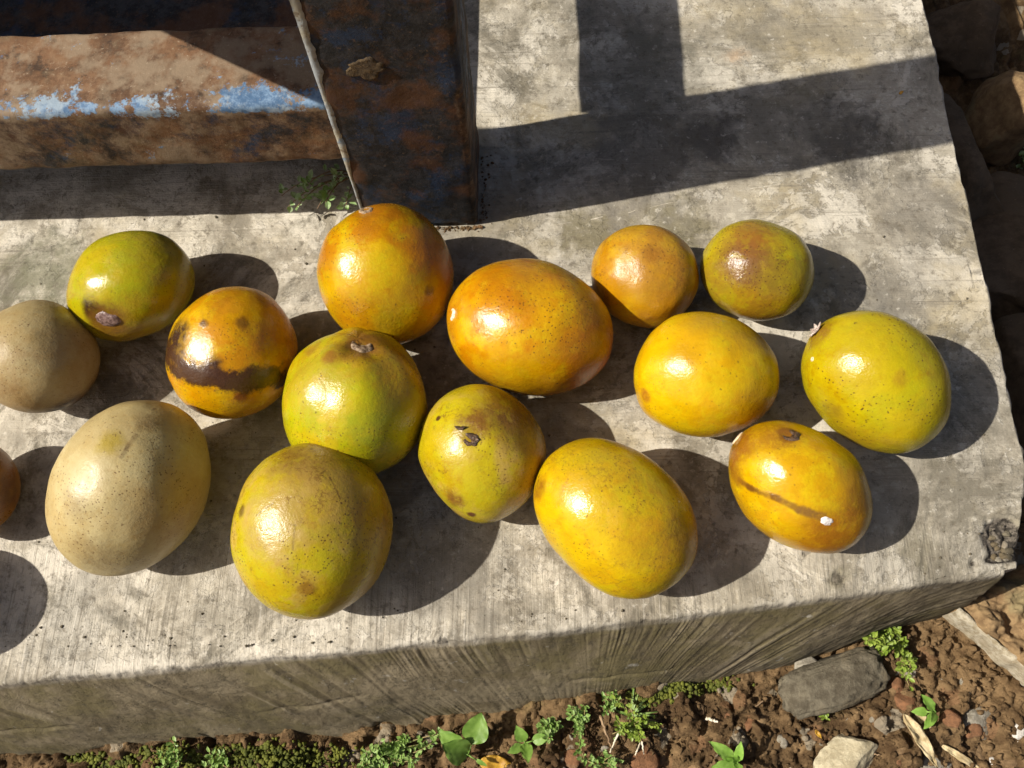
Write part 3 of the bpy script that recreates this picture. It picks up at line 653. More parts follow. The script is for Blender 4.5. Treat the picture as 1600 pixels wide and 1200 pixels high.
fL = build_fruit('clean bright yellow oval fruit, right of the large orange oval', 1104, 585, 114, 98, 6, 0, 0,
  dict(base=(.74, .47, .010), alt=(.70, .39, .008), alt2=(.70, .50, .014), stains=[(1010, 620, 9, (.50, .20, .02), .8, .5, 80), (1110, 500, 40, (.52, .31, .012), .45, .8, 60), (1175, 525, 26, (.44, .22, .01), .5, .8, 100), (1060, 555, 20, (.50, .28, .01), .4, .8, 120), (1180, 650, 40, (.58, .30, .008), .6, .8, 40)], speck=.45, rough=.27, rusty=.3), seed=13)
fM = build_fruit('greenish yellow fruit with dried white calyx tip, farthest right by the slab edge', 1369, 597, 126, 104, 45, 0, .01,
  dict(base=(.52, .43, .014), alt=(.56, .43, .014), alt2=(.48, .42, .018), stains=[(1280, 520, 20, (.30, .14, .02), .8, .6, 90), (1300, 640, 16, (.36, .26, .02), .6, .7, 60), (1350, 520, 60, (.48, .34, .012), .4, .8, 60), (1345, 690, 40, (.50, .30, .02), .5, .8, 60), (1410, 590, 10, (.50, .28, .02), .5, .6, 90)], speck=.85, rough=.26), seed=14)
sepals(fM, 1276, 517, 15, simple_mat('calyx_dry', (.22, .15, .12), (.62, .52, .46), 500, .7), 5)
scar(fM, 1268, 561, 3.5, PALE, 1.0, name='pale_spot')
fN = build_fruit('yellow egg-shaped fruit with dark pit and brown scratch line, front right', 1251, 761, 125, 93, 42, 0, .0,
  dict(base=(.70, .44, .010), alt=(.62, .33, .008), alt2=(.70, .48, .012), stains=[(1232, 680, 13, DK, .97, .4, 90), (1215, 678, 34, (.40, .18, .012), .75, .7, 60), (1150, 700, 34, (.34, .12, .012), .8, .6, 50), (1310, 840, 46, (.40, .14, .006), .75, .7, 50), (1345, 780, 30, (.42, .17, .008), .6, .7, 50),
     (1156, 750, 3.5, (.26, .12, .02), .8, .7, 100, 1175, 764), (1170, 762, 4.5, (.22, .10, .012), .85, .6, 100, 1215, 780), (1215, 780, 4.5, (.32, .17, .02), .8, .6, 100, 1255, 796), (1252, 795, 6.5, (.34, .19, .035), .9, .5, 100, 1285, 809), (1150, 745, 14, (.38, .18, .012), .7, .6, 100)], speck=.35, rough=.22), dimples=[(1232, 680, 11, 4), (1150, 688, 14, 2)], seed=15)
scar(fN, 1232, 680, 12, DARKS, 1.25)
scar(fN, 1292, 813, 7, simple_mat('white_latex', (.62, .55, .50), (.84, .80, .76), 300, .35, .4, .001, .5), 1.5, .2, 'latex_drop', rim=.5)
scar(fN, 1152, 684, 6, PALE, 1.8, .9, 'pale_spot')
fO = build_fruit('large bright yellow egg-shaped fruit, front centre near the slab edge', 962, 810, 141, 106, 43, 0, .035,
  dict(base=(.70, .46, .010), alt=(.64, .47, .012), alt2=(.70, .39, .010), stains=[(843, 765, 16, (.30, .12, .012), .75, .7, 130), (1075, 850, 46, (.48, .24, .012), .6, .8, 50), (905, 710, 36, (.46, .38, .016), .5, .8, 50), (1010, 850, 34, (.56, .31, .012), .5, .8, 60), (960, 760, 50, (.54, .44, .03), .4, .8, 40)], speck=.45, rough=.25, crack=.5), seed=16)
fP = build_fruit('reddish brown fruit just showing at the left picture edge below the tan one', -52, 765, 83, 81, 10, 0, 0,
  dict(base=(.34, .15, .035), alt=(.28, .10, .025), alt2=(.40, .19, .04), stains=[(15, 770, 24, BR, .6, .6, 60)], speck=.7, rough=.35), seed=17)
fQ = build_fruit('fruit outside the left picture edge, only its shadow shows at lower left', -196, 955, 112, 105, 20, 0, 0,
  dict(base=(.58, .38, .02), alt=YEL, alt2=YG, stains=[], speck=.4, rough=.28), seed=18)

# ================================================================== STONES AND LITTER
def stone_mat(name, c0, c1, c2, scale=120):
    m = NT(name); v = m.obj(); n = m.noise(v, scale, 7, .7); n2 = m.noise(v, scale*.25, 5, .6); n3 = m.noise(v, scale*5, 3, .7)
    c = m.mix(m.mr(n, .36, .64), c0, c1); c = m.mix(m.mr(n2, .5, .65, 0, .7), c, c2); c = m.mix(m.mr(n3, .62, .72, 0, .45), c, tuple(min(1, q*1.8) for q in c1))
    return m.out(c, .88, m.bump(m.math('ADD', n, m.math('MULTIPLY', n3, .5)), .9, .0015), .2)
GREYS = stone_mat('dark_grey_stone', (.075, .062, .042), (.150, .130, .092), (.125, .092, .05))
PALES = stone_mat('pale_stone', (.30, .255, .165), (.46, .405, .28), (.25, .19, .10))
EARTH = stone_mat('earthy_block', (.16, .10, .05), (.27, .18, .09), (.20, .17, .09))
BRICK = stone_mat('brick_chip', (.15, .075, .038), (.24, .115, .055), (.18, .12, .07), 260)
LGREY = stone_mat('light_grey_pebble', (.19, .165, .125), (.34, .31, .25), (.20, .15, .095), 300)
WHITE = stone_mat('white_pebble', (.50, .47, .42), (.70, .67, .62), (.45, .38, .28), 300)
BROWN = stone_mat('brown_pebble', (.12, .075, .038), (.21, .135, .07), (.16, .095, .045), 260)
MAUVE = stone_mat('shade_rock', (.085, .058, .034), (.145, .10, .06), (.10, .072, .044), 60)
def gz(x, y): return float(soil_z(np.array([x]), np.array([y]))[0])
def stone(name, px, py, size, rz, mat, label, cat, zoff=.3, seed=0, sub=4, group=None, z=None, facets=7, rough=.18, tilt=(0, 0), fine=.04, boxy=1.0):
    zg = -.09 if z is None else z
    for _ in range(4):
        p = at(px, py, zg)
        if z is None: zg = gz(p[0], p[1])-.004
    v, f = rock_verts(sub, size, seed, rough, facets, fine, boxy)
    v = euler(v, tilt[0], tilt[1], rz)
    o = mesh_obj(name, v, f, mat, loc=(p[0], p[1], p[2]+size[2]*zoff), smooth=sub > 3); tag(o, label, cat, group); return o
stone('stone', 1298, 1068, (.0335, .0145, .0115), R_(17), GREYS, 'long dark grey stone lying beside the slab foot', 'stone', .55, 5, 5, facets=0, rough=.10, fine=.05, boxy=.52)
stone('stone', 1318, 1182, (.021, .018, .011), R_(38), PALES, 'pale cream wedge-shaped stone at the bottom picture edge', 'stone', .5, 23, 5, facets=9, rough=.08, fine=.03, boxy=.75)
stone('stone', 1520, 1128, (.011, .010, .008), R_(10), LGREY, 'light grey knobbly stone right of the dry leaf', 'stone', .4, 24, 4)
stone('stone', 1585, 1140, (.007, .006, .005), R_(60), WHITE, 'small whitish stone at the right picture edge', 'stone', .4, 25, 3)
stone('stone', 1262, 1040, (.009, .006, .005), 0, LGREY, 'small flat grey stone wedged behind the long dark stone', 'stone', .3, 26, 3)
stone('stone', 1405, 1046, (.011, .007, .005), R_(35), LGREY, 'flat grey-green stone at right end of the long dark stone', 'stone', .3, 27, 3)
stone('stone', 1320, 1192, (.012, .009, .006), 0, EARTH, 'earth-brown stone under the pale cream stone', 'stone', .1, 28, 3)
stone('stone', 1455, 1200, (.011, .008, .006), .4, LGREY, 'dull grey stone below the dry leaf', 'stone', .3, 29, 3)
# stones of the aggregate showing in the slab's broken corner
for k_ in range(16):
    q_ = at(1568+rng.normal(0, 14), 862+rng.normal(0, 16)); sz_ = rng.uniform(.0014, .0034)
    if q_[0] > right_x(q_[1])-.002: continue
    v_, f_ = rock_verts(2, (sz_*1.3, sz_, sz_*.8), 700+k_, .2, 8, .08)
    mesh_obj('aggregate_stone', rotz(v_, rng.uniform(0, 6))+np.array([q_[0], q_[1], -.0042]), f_, GREYS if k_ % 3 else LGREY, slab, smooth=False)
# brick chips
for i, (px, py, s, l) in enumerate([(1170, 1131, .0085, 'orange brick chip near the white straw'), (1138, 1118, .006, 'tiny orange brick chip left of the straw-side chip'), (1389, 1062, .008, 'orange brick chip at the end of the long stone'), (1402, 1072, .010, 'pinkish brick chip below another by the long stone'),
        (1415, 1098, .013, 'brown-orange brick lump left of the four-leaved seedling'), (1402, 1186, .007, 'bright orange brick chip near the bottom edge'), (1513, 1138, .013, 'rusty brick lump between dry leaf and grey stone'), (1485, 1125, .011, 'dull red brick lump right of the four-leaved seedling'),
        (1005, 1190, .016, 'large red-brown brick lump at the bottom edge'), (1000, 1126, .005, 'tiny red brick chip inside the grass tuft'), (895, 1185, .012, 'rusty brick lump right of the broad seedling')]):
    stone('brick_chip', px, py, (s*.6, s*.6*random.uniform(.65, .95), s*.5), random.uniform(0, 3), BRICK, l, 'brick chip', .35, 50+i, 3, 'brick chips in the soil', facets=9, rough=.10)
# loose pebbles
MARKS = [((1298, 1068), 'near the long dark grey stone'), ((1318, 1185), 'near the pale cream stone'), ((1450, 1110), 'near the bright four-leaved seedling'), ((1440, 1165), 'near the curled dry leaf'), ((1520, 1128), 'near the knobbly light grey stone'),
         ((985, 1120), 'near the grass tuft'), ((1146, 1190), 'near the bright seedling at the bottom edge'), ((1112, 1125), 'near the short white straw'), ((1560, 1030), 'below the block with the mortar edge'), ((822, 1160), 'near the young four-leaved plant'), ((1400, 1020), 'near the drooping weed strand'), ((1590, 1190), 'in the bottom right corner'), ((1220, 1100), 'left of the long dark grey stone'), ((1230, 1180), 'on bare soil left of the pale cream stone')]
random.seed(5); cnt = 0
spots = []
while cnt < 64:
    px, py = random.uniform(860, 1640), random.uniform(985, 1215)
    yb = np.interp(px, [850, 1000, 1230, 1400, 1600], [1125, 1105, 1065, 1010, 960])
    if py < yb+6: continue
    if abs(px-1298) < 95 and abs(py-1068) < 45 or abs(px-1318) < 65 and py > 1130 or (px-1450)**2+(py-1110)**2 < 1600: continue
    if px > 1500 and py < 960+(px-1500)*.9: continue
    if any((px-a)**2+(py-b)**2 < 260 for a, b in spots): continue
    spots.append((px, py)); s = random.choice([.0022, .003, .0036, .0045, .006]); mt, cn = random.choice([(LGREY, 'grey'), (BROWN, 'brown'), (BROWN, 'brown'), (WHITE, 'white'), (EARTH, 'earth-brown'), (LGREY, 'grey')])
    if cn == 'white': s = min(s, .003)
    stone('pebble', px, py, (s*random.uniform(.9, 1.4), s, s*.75), random.uniform(0, 3), mt, '%s %s pebble loose on the soil %s' % ('tiny' if s < .0032 else 'small', cn, min(MARKS, key=lambda q_: (q_[0][0]-px)**2+(q_[0][1]-py)**2)[1]), 'pebble', .35, 200+cnt, 2, 'small %s pebbles on the soil' % cn, facets=5)
    cnt += 1
# soil crumbs nobody could count
r_ = np.random.default_rng(9); NV = []; NF = []
variants = [rock_verts(2, (1, 1, 1), 900+i, .24, 9, .14)[0] for i in range(30)]; bf = ico(2)[1]
cxy = np.stack([r_.uniform(-.30, .42, 14000), r_.uniform(-.07, .10, 14000)], 1)
ok = np.where(cxy[:, 0] < .235, cxy[:, 1] < front_y(cxy[:, 0])+foot_dy(cxy[:, 0])-.004, cxy[:, 1] < .085)
cxy = cxy[ok][:5200]; cz = soil_z(cxy[:, 0], cxy[:, 1])
d2 = np.stack([r_.uniform(-.080, -.046, 260), .3005-np.abs(r_.normal(0, .0012, 260))], 1); d3 = np.stack([-.0475+np.abs(r_.normal(0, .003, 120)), r_.uniform(.30, .36, 120)], 1)
cxy = np.concatenate([cxy, d2, d3]); cz = np.concatenate([cz, np.zeros(380)])
for k in range(len(cxy)):
    s = (.0006+.0030*r_.random()**4)*(1 if k < 5200 else .4)
    q = euler(variants[k % 30]*np.array([1, r_.uniform(.6, 1), r_.uniform(.5, .9)])*s, *r_.uniform(0, 6, 3))+np.array([cxy[k, 0], cxy[k, 1], cz[k]+s*.25])
    NV.append(q); NF.append(bf+k*len(variants[0]))
crumbs = mesh_obj('soil_crumbs', np.concatenate(NV), np.concatenate(NF), SOIL, smooth=False); crumbs['kind'] = 'stuff'
tag(crumbs, 'loose brown soil crumbs scattered below the slab', 'soil')

gv = []; gf = []
for k in range(420):
    if k < 200: q = at(r_.uniform(60, 1560), r_.uniform(330, 1010))
    elif k < 230: q = at(1530+r_.normal(0, 45), 850+r_.normal(0, 45))
    else: q = at(r_.uniform(0, 1500), 1010-r_.random()**2*60)
    if q[0] > right_x(q[1])-.004 or q[1] < front_y(q[0])+.006: continue
    s = .00025+.0007*r_.random()**4
    gv.append(euler(variants[k % 30]*s, *r_.uniform(0, 6, 3))+np.array([q[0], q[1], .0009*float(fbm(q[0]*11, q[1]*11, 0, 3, 37))+s*.4])); gf.append(bf+(len(gv)-1)*len(variants[0]))
grit = mesh_obj('grit', np.concatenate(gv), np.concatenate(gf), GREYS, smooth=False); grit['kind'] = 'stuff'
tag(grit, 'tiny grit scattered over the top of the concrete slab', 'grit')

# block at the lower right: earthy slab with a pale mortar edge
P4 = [at(1496, 952, -.062), at(1660, 1092, -.062), at(1760, 960, -.062), at(1600, 880, -.062)]
P4 = np.array(P4)
def quad_block(name, P4, top, thick, mat, n=40, amp=.003, seed=1):
    u = np.linspace(0, 1, n); Uu, Vv = np.meshgrid(u, u)
    Xx = (P4[0][None, None]*((1-Uu)*(1-Vv))[..., None]+P4[1]*(Uu*(1-Vv))[..., None]+P4[2]*(Uu*Vv)[..., None]+P4[3]*((1-Uu)*Vv)[..., None])
    e = np.minimum(np.minimum(Uu, 1-Uu), np.minimum(Vv, 1-Vv))
    Xx[..., 2] = top+amp*fbm(Xx[..., 0]*70, Xx[..., 1]*70, 0, 4, seed)-.004*sstep(.05, 0, e)
    ring = [(0, i) for i in range(n)]+[(i, n-1) for i in range(1, n)]+[(n-1, i) for i in range(n-2, -1, -1)]+[(i, 0) for i in range(n-2, 0, -1)]
    V = list(Xx.reshape(-1, 3)); F = [tuple(q) for q in grid_faces(n, n)]
    idx = [a*n+b for a, b in ring]; b0 = len(V); m_ = len(idx)
    for lev in (.3, 1.):
        for q in idx:
            p = np.array(V[q]); p = p.copy(); p[2] = top-thick*lev; p[:2] += .0015*np.array([mnoise.noise(Vector(p*150)), mnoise.noise(Vector(p*150+7))]); V.append(p)
    for i in range(m_): F.append((idx[(i+1) % m_], idx[i], b0+i, b0+(i+1) % m_)); F.append((b0+(i+1) % m_, b0+i, b0+m_+i, b0+m_+(i+1) % m_))
    return V, F
V, F = quad_block('b', P4, -.062, .06, EARTH, 70, .009, 77)
blk = mesh_obj('broken_block', V, F, EARTH)
tag(blk, 'earth-brown broken block with a pale mortar edge beside the slab corner', 'block')
e0, e1 = P4[0], P4[1]; t = np.linspace(0, 1, 60); c_ = e0[None]+(e1-e0)[None]*t[:, None]; nrm = np.array([-(e1-e0)[1], (e1-e0)[0], 0]); nrm /= np.linalg.norm(nrm)
w = .0014+.0009*fbm(t*9, 0*t, 0, 3, 4)
RW = np.stack([c_-nrm*(w+.0008)[:, None]+[0, 0, -.02], c_-nrm*w[:, None]+[0, 0, -.004], c_-nrm*(w*.5)[:, None]+np.stack([0*t, 0*t, -.0005+.001*vn(t*30, 0, 0, 6)], 1), c_+nrm*w[:, None]+[0, 0, .0005], c_+nrm*(w*1.2)[:, None]+[0, 0, -.01]])
mesh_obj('mortar_edge', RW.reshape(-1, 3), grid_faces(5, 60), stone_mat('mortar', (.27, .22, .14), (.48, .43, .33), (.34, .28, .19), 260), blk)
# rocks in the shaded ditch on the right
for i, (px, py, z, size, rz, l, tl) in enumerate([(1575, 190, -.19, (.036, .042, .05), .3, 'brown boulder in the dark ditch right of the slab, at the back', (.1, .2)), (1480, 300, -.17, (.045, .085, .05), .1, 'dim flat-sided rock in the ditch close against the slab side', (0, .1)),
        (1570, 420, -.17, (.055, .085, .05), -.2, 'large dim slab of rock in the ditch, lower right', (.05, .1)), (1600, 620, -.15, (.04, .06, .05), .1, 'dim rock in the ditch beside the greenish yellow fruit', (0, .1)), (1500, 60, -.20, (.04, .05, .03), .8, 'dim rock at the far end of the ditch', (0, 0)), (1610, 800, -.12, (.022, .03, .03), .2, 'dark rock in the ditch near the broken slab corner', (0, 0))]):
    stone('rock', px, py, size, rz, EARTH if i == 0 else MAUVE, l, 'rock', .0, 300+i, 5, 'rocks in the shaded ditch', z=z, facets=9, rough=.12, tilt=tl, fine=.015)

# ================================================================== PLANTS
def leaf_mat(name, c0, c1, rough=.45):
    m = NT(name); v = m.obj(); n = m.noise(v, 160, 5, .6); n2 = m.noise(v, 45, 3)
    c = m.mix(m.mr(n, .35, .65), c0, c1); c = m.mix(m.mr(n2, .5, .7, 0, .5), c, tuple(q*.7 for q in c0))
    tr = m.node('ShaderNodeBsdfTranslucent'); m.put(tr.inputs[0], m.mix(.5, c, (.30, .42, .05)))
    mx = m.node('ShaderNodeMixShader'); mx.inputs[0].default_value = .22
    m.out(c, rough, m.bump(n, .4, .0006), .4)
    o = m.t.nodes['Material Output']; m.t.links.new(m.b.outputs[0], mx.inputs[1]); m.t.links.new(tr.outputs[0], mx.inputs[2]); m.t.links.new(mx.outputs[0], o.inputs[0])
    return m.m
LEAF = leaf_mat('broad_leaf', (.13, .24, .035), (.22, .36, .07))
LEAF2 = leaf_mat('seedling_leaf', (.18, .34, .045), (.28, .46, .09))
TINY = leaf_mat('tiny_leaf', (.15, .26, .05), (.30, .42, .13))
TINY2 = leaf_mat('tiny_leaf_yellow', (.17, .25, .03), (.30, .38, .07))
SHADEL = leaf_mat('trailing_leaf', (.18, .32, .08), (.42, .52, .30))
STEM = simple_mat('stem_skin', (.16, .17, .05), (.30, .22, .10), 200, .6)
TWIG = simple_mat('twig_bark', (.14, .085, .045), (.32, .22, .13), 300, .8)
DRY = simple_mat('dry_leaf', (.32, .24, .12), (.56, .46, .28), 130, .75, .8)
YLEAF = simple_mat('yellow_leaf', (.30, .15, .02), (.48, .28, .03), 150, .5, .5)
STRAW = simple_mat('straw', (.55, .47, .33), (.78, .70, .55), 200, .7)
MOSS = leaf_mat('moss_green', (.07, .085, .010), (.17, .18, .022), .8)

def leaf_geo(L, Wd, fold=.25, curl=.3, serr=0, nl=14, nw=4, tip=1.0, petiole=0.0):
    """leaf along +x, midrib on z=0 bending down by curl"""
    V = []; F = []
    for i in range(nl+1):
        t = i/nl; w = Wd*(math.sin(math.pi*t**.85))**.75*(1-.25*t*tip)
        if serr: w *= 1+.16*((i % 2)*2-1)*(0 < i < nl)
        for j in range(-nw, nw+1):
            s = j/nw; V.append((petiole+L*t, w*s, fold*abs(s)*w-curl*L*t*t+.025*L*math.sin(abs(s)*9+t*20)*abs(s)))
    k = 2*nw+1
    for i in range(nl):
        for j in range(k-1): F.append((i*k+j, i*k+j+1, (i+1)*k+j+1, (i+1)*k+j))
    return np.array(V), F
def tube(pts, r0, r1, seg=6):
    pts = np.asarray(pts, float); n = len(pts); V = []; F = []
    for i, p in enumerate(pts):
        d = pts[min(i+1, n-1)]-pts[max(i-1, 0)]; d /= np.linalg.norm(d)+1e-9; a = np.cross(d, [.2, .3, .93]); a /= np.linalg.norm(a)+1e-9; b = np.cross(d, a); r = r0+(r1-r0)*i/(n-1)
        for j in range(seg): t = 2*math.pi*j/seg; V.append(p+(a*math.cos(t)+b*math.sin(t))*r)
    for i in range(n-1):
        for j in range(seg): F.append((i*seg+j, i*seg+(j+1) % seg, (i+1)*seg+(j+1) % seg, (i+1)*seg+j))
    F.append(tuple(range(seg-1, -1, -1))); F.append(tuple((n-1)*seg+j for j in range(seg)))
    return np.array(V), F
def on_soil(px, py, lift=0.0):
    z = -.09
    for _ in range(4): p = at(px, py, z); z = gz(p[0], p[1])+lift
    return np.array([p[0], p[1], z])
def seedling(base_px, leaves, mat, label, lift=.010, name='seedling', serr=0):
    """leaves: (px, py of leaf middle, length m, width ratio)"""
    b = on_soil(*base_px); root = empty(name, b); tag(root, label, 'plant')
    hub = b+np.array([0, 0, lift]); v, f = tube([b-[0, 0, .004], (b+hub)/2+[.0005, 0, 0], hub], .0009, .0007); mesh_obj('stem', v-b, f, STEM, root)
    for (px, py, L, wr, up_) in leaves:
        q = at(px, py, hub[2]+up_); d = q-hub; pet = max(0.0, np.linalg.norm(d[:2])-L*.5); az = math.atan2(d[1], d[0])
        v, f = leaf_geo(L, L*wr*.5, .22, .18, serr, petiole=pet)
        pv, pf = tube([(0, 0, 0), (pet*.5+1e-4, 0, .0006), (pet+.06*L+2e-4, 0, 0)], .0005, .0004)
        n0 = len(v); vv = np.concatenate([v, pv]); ff = list(f)+[tuple(i+n0 for i in q_) for q_ in pf]
        el = math.atan2(up_, max(.003, np.linalg.norm(d[:2])))
        vv = euler(vv, random.uniform(-.25, .25), -el, az)
        mesh_obj('leaf', vv+(hub-b), ff, mat, root)
    return root
seedling((735, 1178), [(745, 1137, .019, .95, .006), (703, 1158, .020, .70, .006), (727, 1178, .021, .85, .004), (752, 1192, .008, .4, .0)], LEAF, 'broad round-leaved seedling at the slab foot beside small-leaved weeds', .014, 'broadleaf_seedling')
seedling((822, 1160), [(811, 1144, .012, .75, .006), (804, 1171, .010, .65, .003), (823, 1174, .014, .62, .005), (846, 1154, .011, .7, .004)], LEAF, 'young four-leaved plant left of the grass tuft, next to tiny-leaved weed', .012, 'broadleaf_seedling')
seedling((1146, 1190), [(1128, 1172, .019, .45, .006), (1156, 1170, .014, .45, .008), (1133, 1196, .017, .5, .004), (1154, 1198, .012, .5, .004), (1147, 1184, .008, .6, .010)], LEAF2, 'bright green seedling at the bottom edge, left of the pale stone', .013, 'broadleaf_seedling')
seedling((1449, 1113), [(1450, 1096, .013, .55, .005), (1437, 1112, .010, .6, .003), (1464, 1114, .011, .5, .004), (1453, 1127, .013, .5, .003)], LEAF2, 'bright four-leaved seedling above the dry leaf', .012, 'broadleaf_seedling')

def tiny_leaves(stems, n_per, L, rnd, spread=1.0):
    V = []; F = []
    for pts in stems:
        pts = np.asarray(pts)
        for _ in range(n_per):
            t = rnd.random()**.8*(len(pts)-1); i = min(int(t), len(pts)-2); p = pts[i]+(pts[i+1]-pts[i])*(t-i)
            az = rnd.uniform(0, 6.28); el = rnd.uniform(-.1, 1.1); l = L*rnd.uniform(.55, 1.25); w = l*.33
            v = np.array([(0, 0, 0), (l*.3, -w*.8, .08*l), (l*.68, -w*.85, .10*l), (l, 0, -.05*l), (l*.68, w*.85, .10*l), (l*.3, w*.8, .08*l), (l*.5, 0, -.03*l)])+[l*.25, 0, 0]
            v = euler(v, rnd.uniform(-.6, .6), -el, az)+p; b = len(V); V += list(v)
            F += [(b, b+1, b+6), (b+1, b+2, b+6), (b+2, b+3, b+6), (b+3, b+4, b+6), (b+4, b+5, b+6), (b+5, b, b+6)]
    return np.array(V), F
def weed(px, py, reach, nst, nper, L, mat, label, seed, ends=None, hgt=.014):
    rnd = random.Random(seed); b = on_soil(px, py); root = empty('small_leaved_weed', b)
    tag(root, label, 'weed', 'small-leaved weeds along the slab foot'); stems = []; SV = []; SF = []
    for i in range(nst):
        if ends: ex_, ey_ = ends[i % len(ends)]; e = on_soil(ex_+rnd.uniform(-9, 9), ey_+rnd.uniform(-7, 7), hgt*rnd.uniform(.5, 1.1))-b
        else:
            a = rnd.uniform(0, 6.28); q = reach*rnd.uniform(.4, 1); e = np.array([math.cos(a)*q, math.sin(a)*q, hgt*rnd.uniform(.5, 1.2)])
        mid_ = e*.5+np.array([rnd.uniform(-.3, .3)*reach, rnd.uniform(-.3, .3)*reach, hgt*.6])
        pts = [(1-t)**2*np.zeros(3)+2*t*(1-t)*mid_+t*t*e for t in np.linspace(0, 1, 9)]; stems.append(pts)
        v, f = tube(pts, .0005, .0003, 4); n0 = len(SV); SV += list(v); SF += [tuple(j+n0 for j in q) for q in f]
    mesh_obj('stems', np.array(SV), SF, STEM, root); v, f = tiny_leaves(stems, nper, L, rnd); mesh_obj('foliage', v, f, mat, root, smooth=False)
    return root
weed(275, 1186, .014, 8, 16, .0034, TINY, 'sparse pale tiny-leaved weed at the slab foot, leftmost of the row', 31)
weed(345, 1190, .014, 9, 16, .0034, TINY, 'tiny-leaved weed just left of the yellow-green moss', 32)
weed(600, 1180, .026, 16, 26, .0036, TINY, 'wide mass of tiny-leaved weed left of the broad round-leaved seedling', 33, [(560, 1195), (600, 1160), (640, 1150), (650, 1185), (690, 1145), (620, 1175), (580, 1175), (670, 1165), (610, 1198)])
weed(860, 1140, .014, 9, 20, .0036, TINY, 'tiny-leaved weed above the four-leaved plant by the slab foot', 34, [(850, 1130), (845, 1142), (868, 1135), (858, 1150)])
weed(905, 1125, .016, 8, 18, .0034, TINY, 'tiny-leaved weed trailing down to the bottom edge left of the grass tuft', 35, [(900, 1112), (885, 1118), (905, 1150), (905, 1170), (922, 1185), (918, 1105)])
weed(985, 1140, .018, 11, 20, .0034, TINY2, 'yellowish tiny-leaved weed around the grass tuft', 36, [(960, 1140), (1000, 1140), (1030, 1132), (990, 1150), (970, 1125), (1005, 1125), (985, 1095), (965, 1098)])
weed(1375, 1000, .018, 13, 26, .0042, TINY2, 'bright bushy tiny-leaved weed behind the right end of the long stone', 37, [(1360, 1005), (1385, 985), (1350, 998), (1375, 1012), (1395, 978), (1370, 990)], .02)
weed(1405, 1015, .02, 7, 22, .0036, TINY2, 'drooping strand of tiny-leaved weed right of the long stone', 38, [(1405, 1020), (1415, 1040), (1420, 1055), (1425, 1070), (1410, 1005)], .012)
weed(1288, 1111, .006, 5, 7, .0030, TINY2, 'single tiny sprig of weed below the long dark stone', 39, hgt=.006)
weed(940, 1193, .01, 6, 12, .0034, TINY, 'small sprig of tiny-leaved weed at the bottom edge below the twigs', 40)
weed(1592, 262, .012, 6, 9, .006, SHADEL, 'small green sprig growing in the dark ditch at the right picture edge', 42, hgt=.03)
weed(950, 1098, .008, 6, 10, .0032, TINY, 'little round-leaved sprig at the slab foot just left of the grass', 41, hgt=.008)
# plant trailing under the crossbar
b = at(578, 318, .0); b = np.array([b[0]-.003, b[1]+.02, 0]); root = empty('trailing_weed', b); tag(root, 'small trailing weed under the crossbar beside the rusty post', 'weed')
rnd = random.Random(77); stems = []; SV = []; SF = []
for (px, py, z) in [(440, 306, .012), (448, 326, .012), (463, 324, .014), (496, 326, .014), (508, 318, .018), (540, 325, .014), (520, 290, .02), (480, 290, .018)]:
    e = at(px, py, z)-b; mid_ = e*.55+np.array([0, .006, .016])
    pts = [2*t*(1-t)*mid_+t*t*e for t in np.linspace(0, 1, 12)]; stems.append(pts[4:]); v, f = tube(pts, .0006, .0003, 5); n0 = len(SV); SV += list(v); SF += [tuple(j+n0 for j in q) for q in f]
mesh_obj('stems', np.array(SV), SF, TWIG, root); v, f = tiny_leaves([s[-4:] for s in stems], 6, .0056, rnd); v2, f2 = tiny_leaves(stems, 8, .0042, rnd); n0 = len(v)
mesh_obj('foliage', np.concatenate([v, v2]), list(f)+[tuple(i+n0 for i in q) for q in f2], SHADEL, root, smooth=False)
for (px, py, z, L, wr, az) in [(572, 302, .012, .022, .75, -1.9), (560, 275, .016, .020, .7, 2.2)]:
    v, f = leaf_geo(L, L*wr*.5, .2, .3, 1, 16); v = euler(v, .1, 0, az)+(at(px, py, z)-b)-euler(np.array([[L*.5, 0, 0]]), 0, 0, az); mesh_obj('leaf', v, f, LEAF2, root)
# grass tuft
b = on_soil(985, 1118); root = empty('grass_tuft', b); tag(root, 'thin green grass tuft among tiny-leaved weeds in front of the slab', 'grass'); rnd = random.Random(8)
for i in range(9):
    a = rnd.uniform(0, 6.28); L = rnd.uniform(.014, .026); n = 9; V = []; F = []
    for k in range(n):
        t = k/(n-1); w = .0008*(1-t)**.6+.0001; x = L*t; z = L*(.55*t-.60*t*t)
        V += [(x, -w, z+.0003), (x, 0, z), (x, w, z+.0003)]
    for k in range(n-1): F += [(k*3, k*3+1, k*3+4, k*3+3), (k*3+1, k*3+2, k*3+5, k*3+4)]
    mesh_obj('blade', euler(np.array(V), 0, 0, a), F, TINY, root)
# fallen leaves, straw and twigs
def flat_leaf(name, px, py, L, wr, az, mat, label, lift=.004, fold=.5, curl=.1, cat='leaf', tip=1., rx=0.):
    p = on_soil(px, py, lift); v, f = leaf_geo(L, L*wr*.5, fold, curl, 0, 18, 4, tip); v[:, 0] -= L/2; v[:, 2] += .0010*fbm(v[:, 0]*160, v[:, 1]*160, 0, 3, int(px))*2
    o = mesh_obj(name, euler(v, rx, 0, az), f, mat, loc=p); sm = o.modifiers.new('thickness', 'SOLIDIFY'); sm.thickness = .0004; tag(o, label, cat); return o
flat_leaf('dry_leaf', 1440, 1158, .034, .26, R_(-62), DRY, 'long curled dry beige leaf below the four-leaved seedling', .005, .45, .05)
flat_leaf('dry_leaf', 1507, 1187, .030, .16, R_(-33), DRY, 'narrow pale dry leaf near the bottom right corner', .004, .4, .05)
flat_leaf('dry_leaf', 1443, 1126, .012, .5, R_(-50), DRY, 'small beige dry leaf under the four-leaved seedling', .003, .4, .05)
